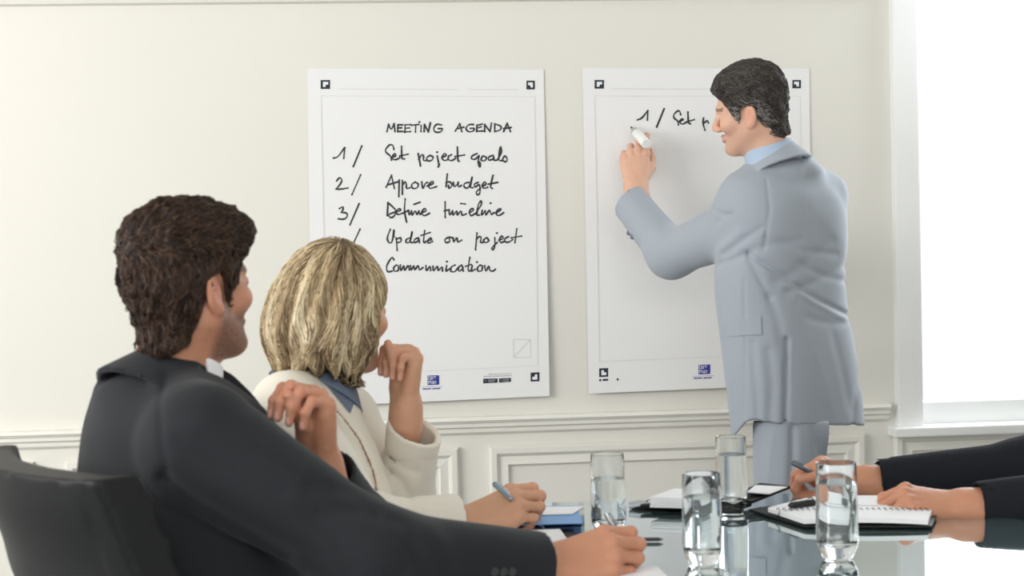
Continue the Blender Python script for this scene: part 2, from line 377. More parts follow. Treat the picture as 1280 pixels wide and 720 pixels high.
head = [[(92,165),(106,104)],[(106,104),(128,145),(152,98)],[(152,98),(160,165)],[(225,108),(185,108)],[(185,108),(182,165),(182,165),(225,163)],[(183,135),(215,133)],
 [(292,106),(245,108)],[(245,108),(243,168),(243,168),(290,165)],[(245,137),(280,134)],[(300,112),(360,105)],[(335,108),(332,168)],[(380,115),(378,165)],[(365,85)],
 [(405,165),(408,105)],[(408,105),(440,168)],[(440,168),(458,90)],[(550,108),(510,105),(485,140),(500,168),(540,168),(560,142),(525,140)],
 [(668,160),(705,98)],[(705,98),(722,165)],[(685,140),(740,128)],[(820,105),(780,108),(758,140),(780,165),(818,160),(825,138),(795,138)],
 [(895,102),(850,112)],[(850,112),(848,162),(848,162),(900,160)],[(850,135),(885,125)],[(915,165),(915,105)],[(915,105),(960,165)],[(960,165),(972,95)],
 [(1000,100),(1000,165)],[(1000,165),(1045,150),(1050,120),(1000,100)],[(1075,165),(1105,95)],[(1105,95),(1132,165)],[(1075,140),(1138,130)]]
l1 = [[(150,315),(140,280),(110,280),(80,320),(90,345),(120,370),(130,405)],[(135,380),(165,370),(160,350),(140,370),(140,395),(170,400),(200,385)],[(215,290),(218,385),(240,395)],[(200,370),(270,355)],
 [(355,350),(375,455)],[(360,400),(385,360),(400,370),(400,405),(420,410)],[(445,370),(425,390),(440,412),(470,405),(480,380),(455,365)],[(515,370),(530,450),(520,465),(535,440)],[(515,338)],
 [(555,385),(590,365),(575,350),(555,385),(575,408),(605,400)],[(635,360),(610,375),(612,402),(640,408),(670,390)],[(685,295),(690,405),(700,415)],[(665,375),(745,362)],
 [(850,350),(810,370),(805,395),(840,395),(870,365),(860,420),(875,465),(880,440),(870,420)],[(895,375),(885,405),(915,410),(930,385),(905,370)],
 [(985,365),(950,380),(950,405),(985,395),(990,370),(995,405),(1015,405)],[(1020,405),(1055,340),(1050,290),(1040,330),(1035,400),(1055,410)],[(1060,410),(1085,370),(1105,400),(1090,420),(1070,410)]]
n1 = [[(112,388),(150,375),(206,302)],[(208,300),(200,390)],[(352,285),(280,460)]]
n23 = [[(150,115),(175,88),(195,105),(185,140),(145,190)],[(145,190),(185,190),(250,180)],[(365,62),(287,240)],[(175,365),(205,350),(205,380),(190,400),(235,405),(245,435),(215,460),(165,458)],[(352,320),(270,510)],[(360,550),(285,712)]]
l23 = [[(85,195),(130,95)],[(130,95),(155,205)],[(100,175),(185,150)],[(195,135),(192,275)],[(222,140),(222,255)],[(225,175),(245,150),(255,170),(258,205),(285,200)],[(325,155),(300,175),(310,205),(345,200),(355,170),(330,152)],
 [(385,150),(395,205),(415,165),(435,155)],[(430,185),(480,165),(475,145),(445,175),(455,205),(510,190)],[(600,85),(590,190)],[(590,160),(620,150),(640,180),(615,205),(610,180)],
 [(650,155),(660,190),(690,165),(690,150),(695,190),(720,180)],[(780,155),(745,165),(745,195),(780,195),(810,105),(795,190),(815,200)],[(860,155),(830,170),(835,195),(870,175),(875,240),(855,260),(845,235),(880,205)],
 [(895,190),(925,170),(915,150),(895,180),(910,205),(940,195)],[(985,95),(965,190),(980,205)],[(945,170),(1025,155)],
 [(100,330),(95,435)],[(100,325),(165,390),(150,440),(120,450),(110,425),(160,405)],[(165,405),(205,390),(195,375),(170,400),(185,425),(220,415)],[(245,295),(240,400),(258,490)],[(225,415),(275,390)],[(275,395),(280,430),(300,395)],
 [(300,395),(305,430),(330,395),(345,425),(360,395)],[(320,340),(370,322)],[(360,395),(372,428),(385,410),(420,395),(410,375),(385,405),(405,435),(450,415)],[(582,320),(582,450)],[(575,395),(615,385)],[(615,385),(620,430),(645,395)],
 [(645,395),(650,430),(680,395),(685,430),(715,395),(725,430),(760,420)],[(715,333),(750,337)],[(785,410),(820,390),(810,375),(785,400),(800,435),(830,420)],[(835,420),(885,345),(882,310),(860,350),(850,425),(870,430)],
 [(895,390),(890,430),(915,400)],[(920,395),(925,430),(955,390),(970,425),(990,410)],[(965,330)],[(1000,412),(1015,410),(1050,385),(1040,375),(1015,400),(1020,432),(1045,430),(1075,410)]]
l45 = [[(120,80),(95,150),(110,190),(135,180),(152,80),(150,140)],[(170,150),(178,255)],[(170,165),(205,150),(210,180),(180,190)],[(290,150),(255,165),(255,190),(285,180),(305,95),(290,180),(310,190)],
 [(355,150),(325,165),(325,190),(355,175),(358,150),(365,190)],[(410,90),(400,180),(415,190)],[(380,130),(455,105)],[(420,180),(465,165),(455,150),(435,175),(445,195),(475,180)],
 [(610,145),(580,165),(590,190),(620,180),(615,145),(640,150)],[(650,150),(655,185),(680,150),(690,185),(720,170)],[(850,110),(838,250)],[(845,165),(870,140),(885,150),(880,185),(900,190)],[(930,150),(905,170),(920,190),(950,175),(935,150)],
 [(1000,150),(1000,220),(985,250),(975,235),(1020,190)],[(1018,110)],[(1035,170),(1070,155),(1060,135),(1040,160),(1050,190),(1080,180)],[(1115,140),(1085,160),(1090,185),(1120,185),(1150,165)],[(1185,75),(1170,190)],[(1140,150),(1225,135)],
 [(150,335),(135,315),(105,355),(88,400),(100,435),(135,430)],[(170,380),(150,400),(155,430),(185,425),(190,390),(170,380)],[(205,380),(210,425),(235,385),(240,425),(270,385),(280,420)],
 [(290,385),(295,420),(320,385),(325,420),(355,385),(365,420),(395,400)],[(420,385),(425,425),(455,390),(460,425)],[(480,390),(485,428),(515,390),(525,425),(555,395),(560,430)],
 [(595,385),(590,430),(620,410)],[(597,350)],[(665,380),(635,395),(630,430),(660,435),(690,405)],[(720,380),(695,400),(700,430),(730,410),(725,385),(735,430)],[(790,315),(775,415),(795,430)],[(755,390),(800,375)],
 [(810,385),(805,430),(835,415)],[(850,355)],[(880,380),(855,400),(860,430),(890,425),(895,390),(875,380)],[(915,385),(925,430),(950,390),(960,425),(985,430),(1005,415)]]
def words(strokes, gap=3.4):
    out = []; end = -1e9
    for st in sorted(strokes, key=lambda q: min(v[0] for v in q)):
        a, b = min(v[0] for v in st), max(v[0] for v in st)
        if a-end > gap: out.append([])
        out[-1].append(st); end = max(end, b) if a-end <= gap else b
    return out
for line in (tr(head, *A1), tr(l1, *A1), tr(n1, *B1), tr(n23[:3], *C1), tr(n23[3:5], *C1), tr(n23[5:], *C1), tr(l23[:16], *D1), tr(l23[16:], *D1), tr(l45[:19], *E1), tr(l45[19:], *E1)):
    for grp in words(line): S1.ink('handwriting', grp, 2.45)
pp = [[(180,318),(240,290),(316,197)],[(318,195),(312,320)],[(535,170),(435,415)],[(755,250),(745,210),(715,200),(665,250),(670,295),(715,335),(725,385)],[(735,340),(790,315),(770,305),(745,350),(780,375),(830,350)],
 [(852,215),(860,350),(885,370)],[(835,345),(935,315)],[(1060,295),(1055,370),(1080,455)],[(1065,360),(1110,330),(1125,360)]]
for grp in words(tr(pp, *F1)): S2.ink('handwriting', grp, 2.5)
# ================================================================== table and the things on it
tX0, tX1, tY0 = -0.33, 1.12, 0.75
tY1 = tabp(1010, 616)[1]
tb = empty('conference_table', ((tX0+tX1)/2, (tY0+tY1)/2, 0), 'long glass conference table with a mirror-like greenish top', 'table')
MB().b2((tX0, tY0, TABLE_Z-0.015), (tX1, tY1, TABLE_Z)).build('tabletop', M['tabletop'], tb)
fr = MB()
for a, b in (((tX0+.12, tY0+.12), (tX1-.12, tY0+.17)), ((tX0+.12, tY1-.17), (tX1-.12, tY1-.12)), ((tX0+.12, tY0+.17), (tX0+.17, tY1-.17)), ((tX1-.17, tY0+.17), (tX1-.12, tY1-.17))):
    fr.b2((a[0], a[1], TABLE_Z-0.055), (b[0], b[1], TABLE_Z-0.015))
fr.build('table_frame', M['metal'], tb)
for x in (tX0+.15, tX1-.15):
    for y in (tY0+.15, tY1-.15):
        MB().tube([(x, y, 0), (x, y, 0.02), (x, y, TABLE_Z-0.05)], [0.035, 0.03, 0.03], 18).build('leg', M['metal'], tb, smooth=True)
# drinking glasses
GH = 0.142
outer = [(0.0, 0.0), (0.019, 0.0), (0.0225, 0.0025), (0.0245, 0.008), (0.0285, 0.016), (0.0306, 0.026), (0.0312, 0.04), (0.0308, 0.07), (0.0298, 0.11), (0.0293, 0.1405), (0.0288, 0.142)]
inner = [(0.0278, 0.1412), (0.0280, 0.11), (0.0288, 0.07), (0.0292, 0.045), (0.0286, 0.032), (0.0262, 0.0235), (0.018, 0.0195), (0.0, 0.018)]
def water_prof(lv):
    p = [(0.0, 0.0183), (0.018, 0.0198), (0.0264, 0.0238), (0.0288, 0.0323), (0.0294, 0.045), (0.0290, 0.07)]
    if lv > 0.11: p += [(0.0282, 0.11)]
    r_ = np.interp(lv, [0.07, 0.11, 0.141], [0.0290, 0.0282, 0.028])
    return p+[(r_, lv), (0.0, lv-0.0006)]
def make_glass(loc, label, lv, sc):
    g = empty('drinking_glass', loc, label, 'glass', 'water glasses on the table')
    a = MB().lathe(outer+inner, (0, 0, 0), 48).build('glass_body', M['glass'], None, smooth=True)
    b = MB().lathe(water_prof(lv), (0, 0, 0), 48).build('water', M['water'], None, smooth=True)
    for o in (a, b): o.parent = g; o.location = (0, 0, 0)
    g.scale = sc; return g
gz = TABLE_Z+0.0006
gspots = [((761, 667), 'half-hidden water glass just behind the pen hand of the seated man', 0.098, (0.98, 0.98, 0.97)),
          ((878.5, 706), 'foremost of the two overlapping water glasses in the middle of the table', 0.105, (1.0, 1.0, 1.0)),
          ((915, 640), 'water glass farthest from the viewer, right behind the nearer middle glass', 0.108, (0.95, 0.95, 0.98)),
          ((1047, 698), 'water glass at the right, in front of the open spiral notebook', 0.112, (1.06, 1.06, 1.06))]
for (px, py), lb, lv, sc in gspots:
    q = tabp(px, py); make_glass((q[0], q[1], gz), lb, lv, sc)
# paper things
def slab(name, corners, z, h, mt, parent=None, bevel=0.0006):
    a = [np.array([*tabp(px, py, z)[:2], z]) for px, py in corners]
    return MB().extrude_poly(a, (0, 0, h)).build(name, mt, parent, bevel=bevel)
def own_origin(o, pt):
    pt = Vector(pt); o.data.transform(Matrix.Translation(-pt)); o.location = pt
ZT = TABLE_Z+0.0008
# blue folder with paper on it
c0 = tabp(690, 650)
bf = empty('ring_folder', (c0[0], c0[1], TABLE_Z), 'pale blue folder with dark spine lying behind the woman\'s writing hand', 'folder')
slab('cover', [(640, 657), (728, 655), (726, 640), (650, 641)], ZT, 0.002, M['greyfolder'], bf)
slab('page_block', [(641, 656.5), (727, 654.5), (725, 640.5), (651, 641.5)], ZT+0.002, 0.013, M['bluefolder'], bf)
slab('cover', [(640, 657), (728, 655), (726, 640), (650, 641)], ZT+0.015, 0.002, M['bluefolder'], bf)
slab('corner_clip', [(724, 655.3), (731, 655), (730, 640), (723, 640.2)], ZT-0.0004, 0.018, M['metal'], bf)
o = slab('paper_sheet', [(628, 646), (716, 643), (730, 634), (652, 635)], ZT+0.0178, 0.002, M['paper'])
tag(o, 'white paper lying on top of the pale blue folder', 'paper')
# notepad under the woman's hand
c0 = tabp(660, 672)
np_ = empty('notepad', (c0[0], c0[1], TABLE_Z), 'white notepad on a black backing under the woman\'s writing hand', 'notepad')
slab('backing', [(560, 700), (722, 683), (716, 664), (590, 668)], ZT, 0.004, M['black'], np_)
slab('page_block', [(560, 697), (712, 681), (700, 664.5), (590, 668.5)], ZT+0.004, 0.005, M['paper'], np_)
# loose sheet under the man's hand
o = slab('paper_sheet', [(640, 735), (845, 731), (822, 709), (690, 712)], ZT, 0.0012, M['paper']); tag(o, 'loose white sheet under the seated man\'s writing hand', 'paper')
# portfolio with papers, in the middle
c0 = tabp(850, 630)
pf = empty('document_portfolio', (c0[0], c0[1], TABLE_Z), 'black leather portfolio lying open in the middle of the table', 'portfolio')
slab('lower_cover', [(786, 636.5), (905, 640), (940, 628), (820, 625)], ZT, 0.006, M['black'], pf, 0.002)
slab('inner_pocket', [(800, 634.5), (900, 637), (930, 628), (826, 625.5)], ZT+0.006, 0.006, M['black'], pf, 0.002)
cl = MB(); a = P(902, 627, 2.98); b = P(940, 630, 2.96); c = P(988, 611, 3.06); dd = P(950, 607, 3.12)
cl.extrude_poly([a, b, c, dd], (0, 0, 0.006)); cl.build('raised_cover', M['black'], pf, bevel=0.0015)
q = tabp(803, 634, ZT); MB().tube([P(786, 631.5, 3.0), P(800, 630, 3.0), P(815, 633, 2.99)], [0.006, 0.008, 0.006], 10).build('metal_clasp', M['metal'], pf, smooth=True)
def sheets(name, corners, z, n, dz, mt, label):
    mb = MB(); rnd = random.Random(5)
    for k in range(n):
        ox, oy = rnd.uniform(-1.5, 1.5), rnd.uniform(-.4, .4)
        a = [np.array([*tabp(px+ox, py+oy, z)[:2], z+k*dz]) for px, py in corners]
        mb.extrude_poly(a, (0, 0, dz*0.8))
    o = mb.build(name, mt); return tag(o, label, 'papers')
sheets('paper_stack', [(812, 634), (878, 636), (905, 625), (842, 623)], ZT+0.0125, 6, 0.0032, M['paper'], 'stack of white papers on the black portfolio')
o = MB().extrude_poly([P(934, 616, 2.99), P(962, 618, 2.99), P(984, 609.5, 3.04), P(944, 607.5, 3.09)], (0, 0, 0.002)).build('paper_sheet', M['paper'], bevel=0.0004)
tag(o, 'white sheet lying on the raised right cover of the black portfolio', 'paper')
# spiral notebook on the right
c0 = tabp(1050, 640)
nb = empty('spiral_notebook', (c0[0], c0[1], TABLE_Z), 'open white spiral notebook with black covers in front of the person at the right', 'notebook')
def pt(px, py, z): q = tabp(px, py, z); return np.array([q[0], q[1], z])
hz = ZT+0.002
ca = [pt(936, 639, hz), pt(1008, 660, hz), pt(1165, 660, hz), pt(1180, 627, hz), pt(1015, 626, hz)]
MB().extrude_poly(ca, (0, 0, 0.004)).build('cover', M['black'], nb, bevel=0.001)
def arched(corners, lift, h):
    # page block whose middle bulges slightly
    A_, B_, C_, D_ = [np.array(pt(*c, hz+0.006)) for c in corners]
    vs_ = []; n = 10
    for k in range(2):
        for i in range(n+1):
            u = i/n; zz = lift*math.sin(math.pi*u)**0.8+(h if k else 0)
            for j in range(2):
                p = (A_*(1-u)+B_*u) if j == 0 else (D_*(1-u)+C_*u)
                vs_.append(p+np.array([0, 0, zz]))
    fs_ = []
    N = 2*(n+1)
    for i in range(n):
        a = 2*i; fs_.append((a, a+1, a+3, a+2)); fs_.append((N+a, N+a+2, N+a+3, N+a+1)); fs_.append((a, a+2, N+a+2, N+a)); fs_.append((a+1, N+a+1, N+a+3, a+3))
    fs_.append((0, N, N+1, 1)); a = 2*n; fs_.append((a, a+1, N+a+1, N+a))
    return MB().add(vs_, fs_)
arched([(1005, 655), (1160, 656), (1165, 641), (960, 640)], 0.003, 0.008).build('page_block', M['paper'], nb, smooth=False)
arched([(962, 639), (1166, 638.5), (1172, 627), (1015, 626)], 0.003, 0.008).build('page_block', M['paper'], nb, smooth=False)
sp = MB()
for i in range(26):
    px = 972+i*7.4
    q = pt(px, 639.8, hz+0.012)
    ring = [q+np.array([0.0012*math.sin(t)*2, 0.012*math.cos(t), 0.0065*math.sin(t)]) for t in np.linspace(0, 2*math.pi, 9)]
    sp.tube(ring, 0.0009, 5, cap=False)
sp.build('spiral_binding', M['darkmetal'], nb, smooth=True)
# pens lying on things
def pen(name, a, b, r_, body, tip, label, clip=True):
    a = np.asarray(a, float); b = np.asarray(b, float); t = unit(b-a); L = np.linalg.norm(b-a)
    o = empty(name, a, label, 'pen' if name != 'board_marker' else 'marker')
    MB().tube([a, a+t*0.002, a+t*(L*0.3), a+t*(L*0.88)], [r_*0.7, r_, r_*1.02, r_*0.95], 14).build('barrel', body, o, smooth=True)
    MB().tube([a+t*(L*0.88), a+t*(L*0.97), b], [r_*0.9, r_*0.4, r_*0.12], 12).build('tip', tip, o, smooth=True)
    MB().tube([a+t*(L*0.27), a+t*(L*0.31)], [r_*1.08, r_*1.08], 14).build('ring', tip, o, smooth=True)
    if clip:
        up = unit(np.cross(t, np.cross([0, 0, 1.0], t)))
        MB().tube([a+t*0.003+up*r_*1.0, a+t*0.006+up*r_*1.5, a+t*(L*0.25)+up*r_*1.4], 0.0011, 6).build('clip', tip, o, smooth=True)
    return o
pen('ballpoint_pen', pt(1018, 627.8, hz+0.0225)+0, pt(985, 632, hz+0.0225), 0.0062, M['blackplastic'], M['blackplastic'], 'black pen lying on the open spiral notebook')
pen('ballpoint_pen', pt(790, 674.5, ZT+0.0035), pt(829, 674, ZT+0.0035), 0.0032, M['blackplastic'], M['darkmetal'], 'slim dark pen lying on the glass right of the seated man\'s hand')
# ================================================================== solid modelling with distance fields, for the figures
def ncone(p, a, b, ra, rb):
    a = np.asarray(a, float); ab = np.asarray(b, float)-a; pa = p-a
    t = np.clip((pa@ab)/(ab@ab), 0, 1)
    return np.linalg.norm(pa-t[:, None]*ab, axis=1)-(ra+t*(rb-ra))
def nell(p, c, r, ax=None):
    q = p-np.asarray(c, float)
    if ax is not None: q = q@np.asarray(ax, float).T
    r = np.asarray(r, float); k0 = np.linalg.norm(q/r, axis=1); k1 = np.linalg.norm(q/(r*r), axis=1)+1e-9
    return k0*(k0-1)/k1
def nbox(p, c, h, rnd=0.0, ax=None):
    q = p-np.asarray(c, float)
    if ax is not None: q = q@np.asarray(ax, float).T
    q = np.abs(q)-(np.asarray(h, float)-rnd)
    return np.linalg.norm(np.maximum(q, 0), axis=1)+np.minimum(q.max(axis=1), 0)-rnd
def su(k, *ds):
    r = ds[0]
    for d in ds[1:]:
        h = np.maximum(k-np.abs(r-d), 0)/k; r = np.minimum(r, d)-h*h*k*0.25
    return r
def smx(k, a, b): return -su(k, -a, -b)
_NT = np.random.default_rng(3).random((32, 32, 32)).astype(np.float64)
def vnoise(p, s):
    q = p*s; i = np.floor(q).astype(int); f = q-i; f = f*f*(3-2*f); i %= 32; j = (i+1) % 32
    r = 0
    for a in (0, 1):
        for b in (0, 1):
            for c in (0, 1):
                X = j[:, 0] if a else i[:, 0]; Y = j[:, 1] if b else i[:, 1]; Z = j[:, 2] if c else i[:, 2]
                w_ = (f[:, 0] if a else 1-f[:, 0])*(f[:, 1] if b else 1-f[:, 1])*(f[:, 2] if c else 1-f[:, 2])
                r = r+w_*_NT[X, Y, Z]
    return r-0.5
def surf(fn, lo, hi, h):
    """surface nets of the zero level of fn"""
    lo = np.asarray(lo, float); n = np.maximum(np.ceil((np.asarray(hi, float)-lo)/h/4).astype(int), 2)
    gb = np.stack(np.meshgrid(*[np.arange(k) for k in n], indexing='ij'), -1).reshape(-1, 3)
    cen = lo+(gb*4+1.5)*h
    dc = fn(cen); act = np.abs(dc) < 4*h*0.87*1.9+0.004
    D = np.where(dc > 0, 1.0, -1.0).reshape(n).repeat(4, 0).repeat(4, 1).repeat(4, 2)*0.05
    ob = np.stack(np.meshgrid(*[np.arange(4)]*3, indexing='ij'), -1).reshape(-1, 3)
    idx = (gb[act][:, None, :]*4+ob[None]).reshape(-1, 3)
    vals = np.concatenate([fn(lo+c*h) for c in np.array_split(idx, max(1, len(idx)//200000))]) if len(idx) else np.zeros(0)
    D[idx[:, 0], idx[:, 1], idx[:, 2]] = vals
    S = D < 0
    C = S[:-1, :-1, :-1].astype(np.int8)
    cnt = sum(S[a:S.shape[0]-1+a, b:S.shape[1]-1+b, c:S.shape[2]-1+c].astype(np.int8) for a in (0, 1) for b in (0, 1) for c in (0, 1))
    cells = np.argwhere((cnt > 0) & (cnt < 8))
    vid = -np.ones(cnt.shape, np.int64); vid[tuple(cells.T)] = np.arange(len(cells))
    acc = np.zeros((len(cells), 3)); num = np.zeros(len(cells))
    cor = np.array([(a, b, c) for a in (0, 1) for b in (0, 1) for c in (0, 1)])
    for i in range(8):
        for j in range(i+1, 8):
            if np.abs(cor[i]-cor[j]).sum() != 1: continue
            A = cells+cor[i]; B = cells+cor[j]; da = D[tuple(A.T)]; db = D[tuple(B.T)]
            m_ = (da < 0) != (db < 0); t = np.where(m_, da/np.where(m_, da-db, 1), 0)
            acc += np.where(m_[:, None], cor[i]+t[:, None]*(cor[j]-cor[i]), 0); num += m_
    verts = lo+(cells+acc/num[:, None])*h
    quads = []
    for ax in range(3):
        sl0 = [slice(None)]*3; sl1 = [slice(None)]*3; sl0[ax] = slice(0, -1); sl1[ax] = slice(1, None)
        s0, s1 = S[tuple(sl0)], S[tuple(sl1)]
        e = np.argwhere(s0 != s1); b_, c_ = [k for k in range(3) if k != ax]
        ok = (e[:, b_] > 0) & (e[:, c_] > 0) & (e[:, b_] < cnt.shape[b_]) & (e[:, c_] < cnt.shape[c_]); e = e[ok]
        if not len(e): continue
        def at(db, dc_):
            q = e.copy(); q[:, b_] -= db; q[:, c_] -= dc_; return vid[tuple(q.T)]
        Q = np.stack([at(1, 1), at(0, 1), at(0, 0), at(1, 0)], 1)
        flip = s0[tuple(e.T)] ^ (ax == 1); Q = np.where(flip[:, None], Q, Q[:, ::-1]); quads.append(Q)
    return verts, np.concatenate(quads)
def pix(p):
    q = p-CAM; z = q@F; return 640+FPX*(q@R)/z, 360-FPX*(q@U)/z, z
def hit(fn, px, py, d0, d1):
    ds = np.linspace(d0, d1, 700); p = CAM+ds[:, None]*ray(px, py); v = fn(p); k = np.argmax(v < 0)
    return p[k] if (v < 0).any() else None
def normal_of(fn, p, e=0.002):
    p = np.atleast_2d(p); g = np.stack([fn(p+e*v)-fn(p-e*v) for v in np.eye(3)], 1); return g/(np.linalg.norm(g, axis=1)[:, None]+1e-12)
def pxdist(p, poly):
    """distance (metres) of points to a polyline given in the picture, measured across the line of sight"""
    x, y, z = pix(p); best = np.full(len(p), 1e9)
    for (x0, y0), (x1, y1) in zip(poly[:-1], poly[1:]):
        dx, dy = x1-x0, y1-y0; t = np.clip(((x-x0)*dx+(y-y0)*dy)/(dx*dx+dy*dy+1e-9), 0, 1)
        best = np.minimum(best, np.hypot(x-x0-t*dx, y-y0-t*dy))
    return best*z/FPX
def creases(p, lst):
    d = 0
    for poly, amp, wd in lst:
        q = pxdist(p, poly); d = d+amp*np.exp(-(q/wd)**2)
    return d
_LC = {}
def smooth_rows(rows, d0):
    key = (id(rows), d0)
    if key not in _LC:
        r_ = sorted(rows, key=lambda t: -t[0])
        ys = np.array([-(t[0]-360)/FPX*d0 for t in r_]); xl = np.array([(t[1]-640)/FPX*d0 for t in r_]); xr = np.array([(t[2]-640)/FPX*d0 for t in r_])
        yy = np.linspace(ys[0], ys[-1], 400); k = np.exp(-(np.arange(-60, 61)*(yy[1]-yy[0])/.022)**2); k /= k.sum()
        f = lambda a: np.convolve(np.pad(np.interp(yy, ys, a), 60, mode='reflect', reflect_type='odd'), k, 'valid')
        _LC[key] = (yy, f(xl), f(xr), rows)
    return _LC[key][:3]
def loft(p, rows, d0, beta, ratio, dd=0.0, n=2.3, lean=0.0):
    """body of stacked ovals: rows of (y, left, right) in the picture at depth d0; beta turns the body about the vertical, ratio = depth/width"""
    q = p-CAM; u = q@U; r_ = q@R; f_ = q@F
    ys, xl, xr = smooth_rows(rows, d0)
    def ip(v): return np.interp(u, ys, v)
    # smooth the piecewise profile a little
    cx = (ip((xl+xr)/2)); W = ip((xr-xl)/2)
    a = W/math.sqrt(math.cos(beta)**2+ratio**2*math.sin(beta)**2); b = a*ratio
    x = r_-cx; y = f_-(d0+dd+lean*(u-ys[0]))
    xb = x*math.cos(beta)+y*math.sin(beta); yb = -x*math.sin(beta)+y*math.cos(beta)
    k = ((np.abs(xb)/a)**n+(np.abs(yb)/b)**n)**(1/n)
    d = (k-1)*np.minimum(a, b)
    return np.maximum(d, np.maximum(u-ys[-1], ys[0]-u))
def frame(fwd, up):
    y = unit(fwd); x = unit(np.cross(y, up)); z = np.cross(x, y); return np.stack([x, y, z])      # rows: right, forward, up
# ------------------------------------------------------------------ head
def head_local(p, female=False):
    sx = np.stack([np.abs(p[:, 0]), p[:, 1], p[:, 2]], 1)
    cr = nell(p, (0, -.014, .036), (.0745, .094, .083))
    face = nell(p, (0, .028, -.03), (.058, .060, .083))
    jaw = su(.03, ncone(sx, (.053, -.008, -.05), (.014, .068, -.099), .022, .017), ncone(p, (0, .0, -.06), (0, .06, -.095), .04, .022))
    d = su(.03, cr, face, jaw)
    d = su(.018, d, ncone(sx, (.0, .083, .020), (.036, .074, .020), .011, .009))
    d = su(.02, d, nell(sx, (.043, .058, -.024), (.022, .026, .022)))
    d = -su(.014, -d, nell(sx, (.032, .096, .001), (.017, .014, .011)))
    d = su(.004, d, nell(sx, (.0315, .0775, .0015), (.0125, .0125, .0115)))
    nose = su(.008, ncone(p, (0, .086, .012), (0, .111, -.030), .0075, .0105), nell(sx, (.0115, .098, -.036), (.0085, .012, .008)))
    d = su(.010, d, nose)
    d = su(.008, d, ncone(sx, (0, .0965, -.0595), (.019, .088, -.0635), .0062, .003))
    d = su(.006, d, ncone(sx, (0, .0955, -.0715), (.016, .088, -.067), .0068, .003))
    d = -su(.004, -d, ncone(sx, (0, .1035, -.0652), (.02, .092, -.0652), .0012, .001))
    d = su(.014, d, nell(p, (0, .083, -.1), (.020, .016, .016)))
    # ears
    c, s = math.cos(0.42), math.sin(0.42)
    ax = np.array([(c, s, 0), (-s, c, 0.18), (0.05, -0.18, 1.0)])
    ear = nell(sx, (.080, -.018, -.011), (.0085, .019, .032), ax)
    ear = su(.006, ear, nell(sx, (.077, -.008, -.036), (.008, .010, .011)))
    ear = -su(.005, -ear, nell(sx, (.089, -.012, -.006), (.006, .0095, .018)))
    d = su(.008, d, ear)
    return d
def head_tint(p, base, stubble=0.0, lipc=(0.62, 0.30, 0.26), brow=(0.12, 0.08, 0.06)):
    c = np.tile(np.array(base), (len(p), 1)); ax_ = np.abs(p[:, 0])
    def blend(w_, col):
        nonlocal c
        c = c*(1-w_[:, None])+np.array(col)*w_[:, None]
    red = np.exp(-((ax_-.082)**2/(.012**2)+(p[:, 1]+.016)**2/(.02**2)+(p[:, 2]+.01)**2/(.034**2)))
    blend(0.45*red, (0.75, 0.28, 0.20))
    blend(0.30*np.exp(-((ax_-.045)**2/.018**2+(p[:, 1]-.07)**2/.03**2+(p[:, 2]+.03)**2/.02**2)), (0.75, 0.30, 0.22))
    blend(0.35*np.exp(-((p[:, 0])**2/.014**2+(p[:, 1]-.115)**2/.016**2+(p[:, 2]+.032)**2/.014**2)), (0.78, 0.30, 0.22))
    lip = (ax_ < .021) & (p[:, 1] > .086) & (p[:, 2] > -.079) & (p[:, 2] < -.0545)
    blend(0.7*lip, lipc)
    bw = (ax_ > .012) & (ax_ < .050) & (p[:, 1] > .06) & (np.abs(p[:, 2]-.0235+0.10*np.maximum(ax_-.036, 0)) < .0048)
    blend(0.75*bw, brow)
    e = np.hypot(ax_-.0315, p[:, 2]-.0015); eye = (e < .0098) & (p[:, 1] > .078) & (np.abs(p[:, 2]-.0015) < .0058)
    blend(1.0*eye, (.75, .72, .70)); blend(1.0*(eye & (e < .0052)), (.10, .07, .05))
    if stubble > 0:
        w_ = np.clip((-.034-p[:, 2]+0.5*np.clip(.02-p[:, 1], -.02, .05)*0-0.0)/.022, 0, 1)*np.clip((p[:, 1]+.012)/.02, 0, 1)*np.clip((p[:, 2]+.135)/.02, 0, 1)
        side = np.clip((ax_-.05)/.012, 0, 1)*np.clip((p[:, 1]+.004)/.012, 0, 1)*np.clip((.036-p[:, 1])/.012, 0, 1)*np.clip((.01-p[:, 2])/.012, 0, 1)
        w_ = np.maximum(w_, side)*(1-0.8*lip); nz = 0.8+0.5*vnoise(p, 420)
        blend(np.clip(stubble*w_*nz, 0, 1), (.06, .042, .034))
    return c
